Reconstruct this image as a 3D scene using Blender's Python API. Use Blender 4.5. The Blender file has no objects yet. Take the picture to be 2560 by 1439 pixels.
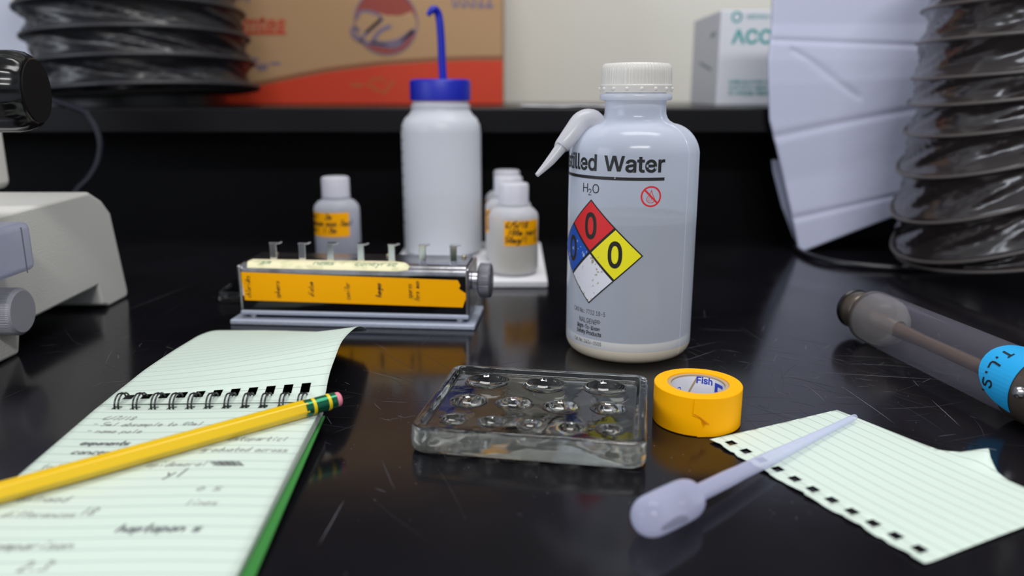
import bpy, bmesh, math, random
from mathutils import Vector, Matrix, noise
from mathutils.geometry import delaunay_2d_cdt
PI = math.pi
sc = bpy.context.scene
COL = sc.collection
random.seed(7)

# ---------------------------------------------------------------- camera numbers (image 2560 x 1439)
F, E, PITCH = 1991.0, 0.150, math.radians(13.7)
CP, SP = math.cos(PITCH), math.sin(PITCH)

def ray(px, py):
    u, v = (px - 1280) / F, (py - 719.5) / F
    return Vector((u, CP - v * SP, -SP - v * CP))
def W(px, py, z=0.0):
    r = ray(px, py); t = (z - E) / r.z
    return Vector((r.x * t, r.y * t, z))
def WD(px, py, d):
    r = ray(px, py); t = d / r.y
    return Vector((r.x * t, d, E + r.z * t))

# ---------------------------------------------------------------- materials
def lin(c):
    return tuple(((x / 255) / 12.92 if x / 255 <= .04045 else ((x / 255 + .055) / 1.055) ** 2.4) for x in c)
MATS = {}
def mat(name, c, rough=.5, metal=0., spec=.5, trans=0., ior=1.5, coat=0., bump=None, var=None, sheen=0., sss=0.):
    """c: sRGB 0-255; bump=(scale, strength, detail); var=(scale, other colour, lo, hi)"""
    if name in MATS: return MATS[name]
    m = bpy.data.materials.new(name); m.use_nodes = True
    nt = m.node_tree; b = nt.nodes['Principled BSDF']
    b.inputs['Base Color'].default_value = (*lin(c), 1)
    b.inputs['Roughness'].default_value = rough
    b.inputs['Metallic'].default_value = metal
    b.inputs['Specular IOR Level'].default_value = spec
    b.inputs['Transmission Weight'].default_value = trans
    b.inputs['IOR'].default_value = ior
    b.inputs['Coat Weight'].default_value = coat
    b.inputs['Sheen Weight'].default_value = sheen
    if sss:
        b.inputs['Subsurface Weight'].default_value = sss
        b.inputs['Subsurface Radius'].default_value = (.01, .01, .01)
        b.inputs['Subsurface Scale'].default_value = .4
    tc = nt.nodes.new('ShaderNodeTexCoord')
    if var:
        n = nt.nodes.new('ShaderNodeTexNoise'); n.inputs['Scale'].default_value = var[0]; n.inputs['Detail'].default_value = 5
        r = nt.nodes.new('ShaderNodeValToRGB')
        r.color_ramp.elements[0].position = var[2]; r.color_ramp.elements[1].position = var[3]
        r.color_ramp.elements[0].color = (*lin(c), 1); r.color_ramp.elements[1].color = (*lin(var[1]), 1)
        nt.links.new(tc.outputs['Object'], n.inputs['Vector'])
        nt.links.new(n.outputs['Fac'], r.inputs['Fac']); nt.links.new(r.outputs['Color'], b.inputs['Base Color'])
    if bump:
        n = nt.nodes.new('ShaderNodeTexNoise'); n.inputs['Scale'].default_value = bump[0]; n.inputs['Detail'].default_value = bump[2] if len(bump) > 2 else 3
        bp = nt.nodes.new('ShaderNodeBump'); bp.inputs['Strength'].default_value = bump[1]; bp.inputs['Distance'].default_value = .001
        nt.links.new(tc.outputs['Object'], n.inputs['Vector'])
        nt.links.new(n.outputs['Fac'], bp.inputs['Height']); nt.links.new(bp.outputs['Normal'], b.inputs['Normal'])
    MATS[name] = m
    return m

def plastic(name, c, lo=.55, hi=.9, rough=.3, transl=.4, spec=.5, bump=None):
    """milky thin plastic: diffuse + translucent + gloss, partly see-through, denser at grazing edges where the wall is thicker along the ray"""
    if name in MATS: return MATS[name]
    m = bpy.data.materials.new(name); m.use_nodes = True
    nt = m.node_tree; N = nt.nodes; L = nt.links
    b = N['Principled BSDF']; out = N['Material Output']
    b.inputs['Base Color'].default_value = (*lin(c), 1); b.inputs['Roughness'].default_value = rough
    b.inputs['Specular IOR Level'].default_value = spec
    tl = N.new('ShaderNodeBsdfTranslucent'); tl.inputs['Color'].default_value = (*lin(c), 1)
    mx = N.new('ShaderNodeMixShader'); mx.inputs[0].default_value = transl
    tr = N.new('ShaderNodeBsdfTransparent')
    lw = N.new('ShaderNodeLayerWeight'); lw.inputs['Blend'].default_value = .35
    mr = N.new('ShaderNodeMapRange'); mr.inputs['To Min'].default_value = lo; mr.inputs['To Max'].default_value = hi
    m2 = N.new('ShaderNodeMixShader')
    L.new(b.outputs[0], mx.inputs[1]); L.new(tl.outputs[0], mx.inputs[2])
    L.new(lw.outputs['Facing'], mr.inputs['Value']); L.new(mr.outputs[0], m2.inputs[0])
    L.new(tr.outputs[0], m2.inputs[1]); L.new(mx.outputs[0], m2.inputs[2]); L.new(m2.outputs[0], out.inputs['Surface'])
    if bump:
        tc = N.new('ShaderNodeTexCoord'); n = N.new('ShaderNodeTexNoise'); n.inputs['Scale'].default_value = bump[0]; n.inputs['Detail'].default_value = 4
        bp = N.new('ShaderNodeBump'); bp.inputs['Strength'].default_value = bump[1]; bp.inputs['Distance'].default_value = .001
        L.new(tc.outputs['Object'], n.inputs['Vector']); L.new(n.outputs['Fac'], bp.inputs['Height']); L.new(bp.outputs[0], b.inputs['Normal'])
    MATS[name] = m
    return m

def ruled(name, paper, line, axis='Y', pitch=.0064, width=.00022, off=0., use_uv=False, strength=.6):
    if name in MATS: return MATS[name]
    m = mat(name, paper, rough=.75, spec=.25); nt = m.node_tree; N = nt.nodes; L = nt.links
    b = N['Principled BSDF']; tc = N.new('ShaderNodeTexCoord'); sx = N.new('ShaderNodeSeparateXYZ')
    L.new(tc.outputs['UV' if use_uv else 'Object'], sx.inputs[0])
    def mth(op, a, v):
        k = N.new('ShaderNodeMath'); k.operation = op; L.new(a, k.inputs[0]); k.inputs[1].default_value = v; return k.outputs[0]
    o = mth('ADD', sx.outputs[axis], off + 100 * pitch); o = mth('MODULO', o, pitch); o = mth('LESS_THAN', o, width); o = mth('MULTIPLY', o, strength)
    mx = N.new('ShaderNodeMix'); mx.data_type = 'RGBA'
    mx.inputs[6].default_value = (*lin(paper), 1); mx.inputs[7].default_value = (*lin(line), 1)
    L.new(o, mx.inputs[0]); L.new(mx.outputs[2], b.inputs['Base Color'])
    return m

def worn(name, c, c2, thr=.62, rough=.45):
    """print ink with chipped specks"""
    if name in MATS: return MATS[name]
    m = mat(name, c, rough=rough); nt = m.node_tree; N = nt.nodes; L = nt.links; b = N['Principled BSDF']
    tc = N.new('ShaderNodeTexCoord')
    n = N.new('ShaderNodeTexNoise'); n.inputs['Scale'].default_value = 420; n.inputs['Detail'].default_value = 6
    n2 = N.new('ShaderNodeTexNoise'); n2.inputs['Scale'].default_value = 60
    ad = N.new('ShaderNodeMath'); ad.operation = 'MULTIPLY_ADD'; ad.inputs[1].default_value = .75
    L.new(tc.outputs['Object'], n.inputs['Vector']); L.new(tc.outputs['Object'], n2.inputs['Vector'])
    L.new(n.outputs['Fac'], ad.inputs[0])
    h = N.new('ShaderNodeMath'); h.operation = 'MULTIPLY'; h.inputs[1].default_value = .35
    L.new(n2.outputs['Fac'], h.inputs[0]); L.new(h.outputs[0], ad.inputs[2])
    r = N.new('ShaderNodeValToRGB'); r.color_ramp.elements[0].position = thr; r.color_ramp.elements[1].position = thr + .02
    r.color_ramp.elements[0].color = (*lin(c), 1); r.color_ramp.elements[1].color = (*lin(c2), 1)
    L.new(ad.outputs[0], r.inputs['Fac']); L.new(r.outputs['Color'], b.inputs['Base Color'])
    return m

# ---------------------------------------------------------------- object helpers
def tag(o, label=None, cat=None, group=None, kind=None):
    if label: o['label'] = label
    if cat: o['category'] = cat
    if group: o['group'] = group
    if kind: o['kind'] = kind
    return o
def thing(name, label, cat, loc=(0, 0, 0), rz=0., group=None, kind=None):
    o = bpy.data.objects.new(name, None); COL.objects.link(o)
    o.location = loc; o.rotation_euler = (0, 0, rz); o.empty_display_size = .01
    return tag(o, label, cat, group, kind)
def mk(name, verts, faces, mats, parent=None, smooth=True, mi=None, uv=None, angle=None, loc=None):
    me = bpy.data.meshes.new(name); me.from_pydata([tuple(v) for v in verts], [], faces)
    if not isinstance(mats, (list, tuple)): mats = [mats]
    for m in mats: me.materials.append(m)
    if mi: me.polygons.foreach_set('material_index', mi)
    if uv:
        l = me.uv_layers.new(name='UVMap')
        for lp in me.loops: l.data[lp.index].uv = uv[lp.vertex_index]
    me.polygons.foreach_set('use_smooth', [smooth] * len(me.polygons))
    me.validate(); me.update()
    if smooth and angle: me.set_sharp_from_angle(angle=math.radians(angle))
    o = bpy.data.objects.new(name, me); COL.objects.link(o)
    if parent: o.parent = parent
    if loc: o.location = loc
    return o
class MB:
    def __init__(s): s.v = []; s.f = []; s.m = []
    def add(s, v, f, mi=0):
        k = len(s.v); s.v += [Vector(x) for x in v]; s.f += [tuple(i + k for i in q) for q in f]; s.m += [mi] * len(f); return s
    def box(s, x0, x1, y0, y1, z0, z1, mi=0):
        v = [(x, y, z) for z in (z0, z1) for y in (y0, y1) for x in (x0, x1)]
        return s.add(v, [(0, 2, 3, 1), (4, 5, 7, 6), (0, 1, 5, 4), (2, 6, 7, 3), (0, 4, 6, 2), (1, 3, 7, 5)], mi)
    def lathe(s, prof, seg=64, M=None, rmod=None, mi=0, closed=False):
        n = len(prof); vs = []; fs = []
        for j in range(seg):
            a = 2 * PI * j / seg
            for i, (r, z) in enumerate(prof):
                rr = r * (rmod(a, i) if rmod else 1)
                p = Vector((rr * math.cos(a), rr * math.sin(a), z))
                vs.append(M @ p if M else p)
        for j in range(seg):
            k = (j + 1) % seg
            for i in range(n - 1 if not closed else n):
                i2 = (i + 1) % n
                q = [j * n + i, k * n + i, k * n + i2, j * n + i2]
                if prof[i][0] < 1e-7 and prof[i2][0] < 1e-7: continue
                if prof[i][0] < 1e-7: q = [q[0], q[2], q[3]]
                elif prof[i2][0] < 1e-7: q = [q[0], q[1], q[2]]
                fs.append(tuple(q))
        return s.add(vs, fs, mi)
    def tube(s, pts, rad, seg=12, cap=True, mi=0, flat=1., closed=False):
        pts = [Vector(p) for p in pts]; n = len(pts)
        if not hasattr(rad, '__len__'): rad = [rad] * n
        up = None; vs = []; fs = []
        for i, p in enumerate(pts):
            t = (pts[(i + 1) % n if closed else min(i + 1, n - 1)] - pts[(i - 1) if closed or i else 0]).normalized()
            if up is None:
                up = Vector((0, 0, 1)) if abs(t.z) < .9 else Vector((1, 0, 0))
            x = t.cross(up).normalized(); up = x.cross(t).normalized()
            for j in range(seg):
                a = 2 * PI * j / seg
                vs.append(p + rad[i] * (math.cos(a) * x + math.sin(a) * up * flat))
        for i in range(n if closed else n - 1):
            i2 = (i + 1) % n
            for j in range(seg):
                k = (j + 1) % seg
                fs.append((i * seg + j, i * seg + k, i2 * seg + k, i2 * seg + j))
        if cap and not closed:
            fs.append(tuple(range(seg))[::-1]); fs.append(tuple((n - 1) * seg + j for j in range(seg)))
        return s.add(vs, fs, mi)
    def xf(s, M):
        s.v = [M @ v for v in s.v]; return s
    def build(s, name, mats, parent=None, smooth=True, angle=40, bevel=None, loc=None, recalc=True):
        o = mk(name, s.v, s.f, mats, parent, smooth, s.m, loc=loc)
        if recalc:
            bm = bmesh.new(); bm.from_mesh(o.data); bmesh.ops.recalc_face_normals(bm, faces=bm.faces); bm.to_mesh(o.data); bm.free()
        if smooth and angle: o.data.set_sharp_from_angle(angle=math.radians(angle))
        if bevel:
            md = o.modifiers.new('bevel', 'BEVEL'); md.width = bevel; md.segments = 3; md.limit_method = 'ANGLE'; md.angle_limit = math.radians(35)
            md.harden_normals = True
        return o
def catmull(pts, sub=6):
    pts = [Vector(p) for p in pts]
    if len(pts) < 3: return pts
    P = [2 * pts[0] - pts[1]] + pts + [2 * pts[-1] - pts[-2]]; out = []
    for i in range(1, len(P) - 2):
        a, b, c, d = P[i - 1:i + 3]
        for k in range(sub):
            t = k / sub
            out.append(.5 * ((2 * b) + (c - a) * t + (2 * a - 5 * b + 4 * c - d) * t * t + (3 * b - a - 3 * c + d) * t ** 3))
    out.append(pts[-1]); return out
def lerp(a, b, t): return a + (b - a) * t
def interp(xs, ys, x):
    if x <= xs[0]: return ys[0]
    for i in range(len(xs) - 1):
        if x <= xs[i + 1]: return lerp(ys[i], ys[i + 1], (x - xs[i]) / (xs[i + 1] - xs[i]))
    return ys[-1]
def tilt(ax, d):
    """rotation that takes +Z to direction d"""
    return Vector((0, 0, 1)).rotation_difference(Vector(d).normalized()).to_matrix().to_4x4()

# flat prints that get wrapped on a surface
GL = {'a': '45 25 03 12 32 45 42', 'b': '08 02 12 32 43 35 15 04', 'c': '45 25 03 12 42', 'd': '45 25 03 12 32 44 48 42', 'e': '04 44 35 15 03 12 42',
      'f': '47 38 27 22|15 45', 'g': '45 25 03 13 33 45 40 10', 'h': '08 02|04 25 44 42', 'i': '25 22|27 28', 'j': '35 30 10', 'k': '08 02|45 03 42',
      'l': '28 22', 'm': '05 02|04 15 24 22|24 35 44 42', 'n': '05 02|04 25 44 42', 'o': '25 03 12 32 44 25', 'p': '05 00|04 25 44 32 03',
      'r': '05 02|04 25 45', 's': '45 15 04 43 32 02', 't': '28 22 42|05 45', 'u': '05 03 22 43 45|45 42', 'v': '05 22 45', 'w': '05 12 24 32 45',
      'x': '05 42|45 02', 'y': '05 23|45 10', 'z': '05 45 02 42', '0': '28 05 22 45 28', '1': '28 22', '2': '07 28 46 02 42', '3': '08 47 25 43 02',
      '4': '18 04 44|38 32', '5': '48 08 05 45 43 02', '6': '48 05 03 22 43 04', '7': '08 48 12', '8': '28 06 43 22 03 46 28', '9': '46 28 06 35 47 32',
      '/': '02 48', '-': '05 45', '.': '22 23', 'T': '08 48|28 22', 'L': '08 02 42', 'S': '47 28 07 15 44 32 02', 'H': '08 02|05 45|48 42',
      'A': '02 28 42|14 34', '~': '04 15 24 35 44'}
# letter shapes: advance, outline points, faces (capital height 509)
GLY = {'R-':(453,'337,244 337,188 114,188 114,244','2.0.3 2.1.0'),
'R.':(188,'95,-4 63,9 50,41 63,73 95,87 128,73 141,41 128,9','3.5.4 2.5.3 2.6.5 1.6.2 1.7.6 0.7.1'),
'R0':(453,'227,-7 130,24 69,113 48,254 69,395 130,484 227,516 323,484 384,395 405,254 384,113 323,24 227,50 290,74 330,144 344,254 330,365 290,435 227,460 163,435 123,365 109,254 123,144 163,74','5.7.6 4.19.5 19.18.5 18.7.5 18.17.7 17.8.7 4.20.19 16.8.17 3.20.4 16.9.8 3.21.20 15.9.16 2.21.3 2.22.21 14.9.15 14.10.9 2.23.22 13.10.14 1.23.2 13.11.10 1.12.23 12.11.13 1.11.12 0.11.1'),
'R1':(453,'76,0 76,55 391,55 391,0 276,509 276,0 212,0 212,448 209,448 86,358 86,427 198,509','10.4.11 10.8.4 8.7.4 7.5.4 10.9.8 6.5.7 0.2.1 0.3.2'),
'R2':(453,'64,0 64,47 234,229 282,282 311,327 320,371 308,419 273,449 224,460 172,447 139,413 127,362 66,362 86,442 143,496 225,516 306,497 361,445 381,372 371,318 336,259 267,180 153,60 153,57 389,57 389,0','14.16.15 14.17.16 13.8.14 8.17.14 13.9.8 7.17.8 6.17.7 13.10.9 6.18.17 12.10.13 5.18.6 12.11.10 5.19.18 4.19.5 3.19.4 3.20.19 2.20.3 2.21.20 1.21.2 1.22.21 1.23.22 1.24.23 1.25.24 0.25.1'),
'R3':(453,'218,-7 133,10 70,57 44,132 109,132 126,87 165,59 219,50 275,61 315,93 329,145 316,196 275,234 201,248 157,248 157,299 288,448 288,452 70,452 70,509 372,509 372,461 211,278 211,289 308,276 371,222 393,145 370,66 309,12','18.20.19 18.21.20 18.17.21 17.16.21 16.22.21 15.23.16 23.22.16 14.23.15 14.24.23 14.13.24 13.25.24 12.25.13 11.25.12 11.26.25 10.26.11 9.26.10 9.27.26 2.4.3 2.5.4 8.27.9 2.6.5 8.28.27 7.28.8 2.7.6 1.7.2 1.28.7 1.0.28'),
'R4':(453,'40,105 40,158 247,509 311,509 109,166 109,163 413,163 413,105 282,0 282,121 282,146 282,318 343,318 343,0','1.3.2 1.4.3 10.12.11 10.13.12 1.5.4 1.6.5 1.10.6 10.7.6 0.10.1 0.9.10 13.7.10 0.8.9 8.7.0 8.13.7'),
'R5':(453,'221,-7 140,11 83,60 60,130 122,130 138,89 173,60 221,50 276,64 314,104 328,162 314,221 275,262 218,277 167,268 128,246 67,253 96,509 366,509 366,452 151,452 134,301 136,301 178,325 229,334 294,321 345,285 379,231 391,163 369,76 309,15','16.20.17 20.18.17 20.19.18 16.21.20 23.25.24 22.25.23 22.26.25 16.22.21 16.13.22 13.26.22 13.12.26 12.27.26 16.14.13 16.15.14 11.27.12 11.28.27 10.28.11 10.29.28 9.29.10 2.4.3 2.5.4 8.29.9 2.6.5 8.30.29 7.30.8 2.7.6 1.7.2 1.30.7 1.0.30'),
'R6':(453,'226,-7 142,15 84,74 64,162 80,239 137,340 252,509 322,509 151,261 145,261 165,288 196,307 235,314 316,295 370,240 389,157 368,73 310,14 226,48 279,63 314,101 327,157 314,213 279,251 226,265 174,252 138,214 125,158 138,102 174,63','5.7.6 5.10.7 10.8.7 4.10.5 11.13.12 10.13.11 10.14.13 4.9.10 8.24.10 24.14.10 8.25.24 23.14.24 4.8.9 4.25.8 4.26.25 22.14.23 22.15.14 3.26.4 3.27.26 21.15.22 2.27.3 2.28.27 20.15.21 20.16.15 2.29.28 19.16.20 1.29.2 19.17.16 1.18.29 18.17.19 1.17.18 0.17.1'),
'R7':(453,'97,0 323,448 323,452 62,452 62,509 391,509 391,449 165,0','3.5.4 3.2.5 2.6.5 1.6.2 1.7.6 0.7.1'),
'R8':(453,'226,-7 136,11 74,62 52,135 65,195 101,241 153,265 153,267 93,308 70,380 90,450 146,498 226,516 306,498 361,450 382,380 359,308 300,267 300,265 351,241 387,195 401,135 378,62 317,11 226,49 285,60 323,91 337,139 322,189 283,223 226,235 169,223 130,189 115,139 129,91 167,60 226,290 274,300 307,330 319,376 308,420 275,449 226,460 177,449 145,420 133,376 145,330 178,300','11.13.12 10.13.11 10.42.13 42.14.13 10.43.42 41.14.42 9.43.10 41.15.14 9.44.43 40.15.41 9.45.44 39.15.40 8.45.9 39.16.15 8.46.45 38.16.39 8.47.46 37.16.38 37.17.16 7.47.8 7.36.47 36.17.37 7.17.36 6.17.7 6.18.17 5.18.6 5.19.18 4.31.5 31.30.5 30.19.5 30.29.19 29.20.19 4.32.31 28.20.29 3.32.4 28.21.20 3.33.32 27.21.28 3.34.33 26.21.27 2.34.3 26.22.21 2.35.34 25.22.26 1.35.2 25.23.22 1.24.35 24.23.25 1.23.24 0.23.1'),
'R:':(188,'95,271 63,284 50,316 63,349 95,362 128,349 141,316 128,284 95,-4 63,9 50,41 63,73 95,87 128,73 141,41 128,9','11.13.12 10.13.11 10.14.13 9.14.10 9.15.14 8.15.9 3.5.4 2.5.3 2.6.5 1.6.2 1.7.6 0.7.1'),
'RA':(480,'16,0 201,509 276,509 463,0 395,0 287,302 264,372 232,478 245,478 213,371 191,302 85,0 110,142 110,199 370,199 370,142','0.7.1 7.2.1 7.8.2 8.3.2 0.13.7 13.9.7 9.6.7 9.6.8 6.14.8 14.3.8 5.14.6 13.10.9 13.12.10 12.11.10 4.15.5 15.14.5 0.12.13 12.14.13 12.15.14 15.3.14 0.11.12 4.3.15'),
'RC':(510,'267,-7 150,25 70,115 40,254 70,393 150,484 267,516 340,504 402,471 448,418 473,348 408,348 389,395 357,428 315,449 267,456 184,432 125,364 103,254 125,145 184,76 267,53 315,60 357,81 389,114 408,160 473,160 448,91 402,38 341,5','5.7.6 5.8.7 4.16.5 16.15.5 15.8.5 15.14.8 14.9.8 13.9.14 4.17.16 12.9.13 12.10.9 11.10.12 3.17.4 3.18.17 2.18.3 2.19.18 24.26.25 24.27.26 2.20.19 1.20.2 23.27.24 23.28.27 22.28.23 1.21.20 21.28.22 1.28.21 1.29.28 0.29.1'),
'RD':(502,'219,0 96,0 96,57 215,57 318,81 379,149 399,255 379,361 320,428 221,452 93,452 93,509 225,509 353,478 433,391 462,255 433,119 351,31 125,509 125,0 60,0 60,509','20.11.21 11.18.21 20.10.11 18.12.11 19.12.18 19.9.12 9.13.12 9.8.13 8.14.13 20.9.10 20.2.9 2.19.9 7.14.8 7.15.14 6.15.7 5.15.6 5.16.15 4.16.5 4.17.16 3.17.4 20.1.2 19.3.2 19.17.3 19.0.17 1.19.20 19.0.1'),
'RE':(419,'60,0 60,509 372,509 372,452 125,452 125,286 355,286 355,229 125,229 125,57 375,57 375,0','0.4.1 4.2.1 4.3.2 0.5.4 0.8.5 8.6.5 8.7.6 0.9.8 0.10.9 0.11.10'),
'RF':(410,'60,0 60,509 369,509 369,452 125,452 125,278 346,278 346,221 125,221 125,0','0.4.1 4.2.1 4.3.2 0.5.4 0.8.5 8.6.5 8.7.6 0.9.8'),
'RG':(520,'269,-7 149,25 69,116 40,254 69,393 149,484 265,516 340,504 403,469 449,416 474,349 408,349 387,393 356,427 315,448 265,456 183,432 125,364 103,254 125,145 184,76 269,53 345,71 396,123 415,202 434,199 283,199 283,256 478,256 478,200 451,91 377,19','5.7.6 5.8.7 4.16.5 16.15.5 15.8.5 15.14.8 14.9.8 13.9.14 4.17.16 12.9.13 12.10.9 3.17.4 11.10.12 3.18.17 26.28.27 26.24.28 24.29.28 2.18.3 2.19.18 26.23.24 25.29.24 25.30.29 23.25.26 23.30.25 2.20.19 22.30.23 1.20.2 22.31.30 1.21.20 21.31.22 1.31.21 0.31.1'),
'RH':(517,'60,0 60,509 125,509 125,289 392,289 392,509 457,509 457,0 392,0 392,232 125,232 125,0','0.2.1 0.3.2 4.6.5 4.7.6 0.10.3 10.4.3 10.9.4 9.7.4 0.11.10 8.7.9'),
'RI':(300,'31,0 31,57 118,57 118,452 31,452 31,509 269,509 269,452 183,452 183,57 269,57 269,0','4.6.5 4.7.6 3.7.4 2.8.3 8.7.3 2.9.8 0.2.1 0.9.2 0.10.9 0.11.10'),
'RL':(393,'60,0 60,509 125,509 125,57 361,57 361,0','0.2.1 0.3.2 0.4.3 0.5.4'),
'RM':(628,'60,0 60,509 152,509 277,187 287,159 299,123 311,84 322,49 307,49 318,83 330,121 342,158 352,187 476,509 568,509 568,0 504,0 504,291 504,327 505,369 506,413 507,457 513,457 498,409 482,363 467,322 456,291 342,0 286,0 170,291 159,321 145,361 129,408 112,457 119,457 120,416 121,372 122,328 122,291 122,0','0.33.1 33.2.1 33.34.2 34.3.2 12.21.13 21.14.13 21.22.14 22.15.14 0.35.33 35.32.33 35.32.34 32.3.34 12.23.21 23.20.21 23.20.22 20.15.22 0.36.35 19.15.20 12.24.23 31.3.32 0.37.36 18.15.19 12.25.24 30.3.31 0.38.37 17.15.18 12.26.25 29.3.30 0.39.38 28.3.29 12.27.26 16.15.17 28.4.3 11.27.12 28.5.4 10.27.11 28.6.5 9.27.10 28.8.6 8.7.6 8.27.9 28.27.8'),
'RN':(523,'60,0 60,509 136,509 343,183 363,151 388,107 414,55 405,54 401,108 399,157 399,195 399,509 463,509 463,0 387,0 202,290 177,331 148,381 108,452 119,454 122,384 124,328 125,291 125,0','0.18.1 18.2.1 18.19.2 19.3.2 10.12.11 10.13.12 20.17.19 17.3.19 0.20.18 20.17.18 0.21.20 16.3.17 15.3.16 0.22.21 0.23.22 14.3.15 9.13.10 14.4.3 8.13.9 14.5.4 7.6.8 6.13.8 14.6.5 14.13.6'),
'RO':(533,'267,-7 150,25 70,115 40,254 70,393 150,484 267,516 384,484 464,393 493,254 464,115 384,25 267,53 349,76 408,144 430,254 408,365 349,433 267,456 184,433 125,364 103,254 125,144 184,76','5.7.6 4.19.5 19.18.5 18.7.5 18.17.7 17.8.7 16.8.17 4.20.19 3.20.4 16.9.8 15.9.16 3.21.20 2.21.3 2.22.21 14.9.15 14.10.9 2.23.22 13.10.14 1.23.2 13.11.10 1.12.23 12.11.13 1.11.12 0.11.1'),
'RP':(445,'60,0 60,509 235,509 332,487 390,430 409,348 390,265 332,207 235,186 109,186 109,242 233,242 297,256 333,294 344,348 333,402 297,439 232,452 125,452 125,0','0.18.1 18.2.1 18.3.2 18.17.3 17.4.3 0.10.18 10.19.18 16.4.17 15.4.16 15.5.4 14.5.15 13.5.14 13.6.5 12.6.13 12.7.6 11.7.12 0.9.10 19.11.10 19.8.11 8.7.11 0.8.9 0.19.8'),
'RR':(449,'60,0 60,509 236,509 333,489 390,433 409,352 390,271 333,217 236,198 96,198 96,255 234,255 298,267 334,300 345,352 334,405 298,440 233,452 125,452 125,0 353,0 230,229 303,229 428,0','0.10.1 10.18.1 18.2.1 18.3.2 18.17.3 17.4.3 10.19.18 16.4.17 15.4.16 15.5.4 14.5.15 13.5.14 13.6.5 12.6.13 12.7.6 11.22.12 22.7.12 0.9.10 19.11.10 19.21.11 21.22.11 19.8.21 8.20.21 23.7.22 8.23.7 0.8.9 0.19.8 20.23.8'),
'RS':(447,'224,-9 128,9 64,60 38,137 104,137 123,88 166,59 224,49 286,60 329,92 346,139 332,179 296,205 245,222 184,239 86,289 52,372 75,448 138,498 227,516 316,498 377,449 401,378 337,378 302,437 225,459 167,448 129,418 115,376 131,334 169,308 212,293 264,279 312,264 359,238 395,198 408,139 386,64 323,11','18.20.19 17.20.18 17.25.20 25.21.20 17.26.25 24.21.25 24.22.21 16.26.17 16.27.26 23.22.24 16.28.27 16.29.28 15.29.16 15.30.29 15.31.30 15.32.31 14.32.15 14.33.32 14.34.33 13.34.14 13.35.34 12.35.13 11.35.12 11.36.35 10.36.11 9.36.10 9.37.36 2.4.3 2.5.4 8.37.9 2.6.5 8.38.37 7.38.8 1.6.2 1.7.6 1.38.7 1.0.38'),
'RT':(449,'32,452 32,509 417,509 417,452 257,452 257,0 193,0 193,452','0.2.1 0.3.2 7.3.0 6.4.7 4.3.7 6.5.4'),
'RU':(517,'259,-8 154,15 85,80 60,173 60,509 124,509 124,178 141,113 187,68 259,52 331,68 377,113 393,178 393,509 457,509 457,173 433,80 363,15','3.5.4 3.6.5 12.14.13 12.15.14 3.7.6 11.15.12 2.7.3 11.16.15 2.8.7 10.16.11 1.8.2 10.17.16 1.9.8 9.17.10 1.17.9 0.17.1'),
'RV':(480,'204,0 16,509 84,509 192,206 215,137 248,31 235,31 267,138 290,206 395,509 463,509 278,0','0.2.1 0.3.2 8.10.9 8.11.10 0.4.3 7.11.8 6.5.7 5.11.7 0.5.4 0.11.5'),
'RW':(686,'155,0 16,509 82,509 163,196 175,145 187,94 197,40 189,40 200,94 211,145 224,196 306,509 380,509 462,196 474,145 486,94 497,40 488,40 499,94 510,145 523,196 603,509 670,509 530,0 455,0 368,323 351,391 336,475 350,475 335,395 318,323 230,0','0.2.1 0.3.2 10.27.11 27.12.11 27.28.12 28.13.12 20.22.21 20.23.22 10.29.27 29.26.27 29.26.28 26.13.28 10.30.29 25.13.26 10.31.30 24.13.25 0.4.3 9.31.10 24.14.13 19.23.20 0.5.4 8.31.9 24.15.14 18.23.19 0.7.5 7.6.5 7.31.8 24.17.15 17.16.15 17.23.18 0.31.7 24.23.17'),
'RX':(474,'18,0 217,284 217,236 29,509 104,509 178,400 204,361 223,329 243,292 232,292 252,329 272,361 298,400 374,509 446,509 259,239 259,287 456,0 382,0 292,129 268,165 250,195 230,231 244,231 225,196 206,166 182,129 91,0','2.4.3 2.5.4 12.14.13 12.15.14 2.6.5 11.15.12 2.1.6 1.7.6 10.16.11 16.15.11 1.9.7 9.8.7 9.16.10 1.16.9 1.17.16 0.22.1 22.23.1 23.17.1 0.24.22 24.21.22 24.21.23 21.17.23 0.25.24 20.17.21 0.26.25 19.17.20 0.27.26 18.17.19'),
'Ra':(389,'160,-9 94,5 48,45 30,108 43,161 78,193 125,211 178,220 234,227 265,235 276,255 276,257 267,297 240,322 196,331 149,322 118,301 100,274 41,291 79,346 133,375 194,384 239,379 286,360 322,320 337,251 337,0 277,0 277,52 272,52 252,25 215,1 170,45 228,59 263,93 276,138 276,190 259,182 231,176 200,171 175,168 134,159 103,139 92,105 102,72 130,52','20.22.21 20.23.22 19.23.20 19.24.23 18.15.19 15.14.19 14.24.19 13.24.14 18.16.15 12.24.13 12.25.24 18.17.16 11.25.12 10.25.11 9.25.10 9.26.25 8.36.9 36.26.9 7.36.8 6.36.7 5.36.6 4.36.5 4.37.36 35.26.36 4.38.37 4.39.38 4.40.39 4.41.40 3.41.4 3.42.41 3.43.42 34.26.35 2.43.3 2.44.43 33.28.34 28.26.34 2.45.44 32.29.33 29.28.33 2.32.45 32.30.29 27.26.28 2.30.32 1.30.2 1.31.30 0.31.1'),
'Rc':(396,'207,-8 117,16 56,85 34,187 56,291 117,360 207,384 260,377 305,356 340,322 362,277 303,262 290,289 270,311 242,325 207,330 145,310 108,258 96,187 108,117 145,66 207,46 243,52 271,66 292,89 304,117 363,102 341,56 306,21 261,-1','5.7.6 5.8.7 4.8.5 4.15.8 15.9.8 4.16.15 14.9.15 13.9.14 13.10.9 12.10.13 4.17.16 3.17.4 11.10.12 3.18.17 2.18.3 2.19.18 2.20.19 24.26.25 24.27.26 23.27.24 1.20.2 22.27.23 1.21.20 22.28.27 21.28.22 1.28.21 1.29.28 0.29.1'),
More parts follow.
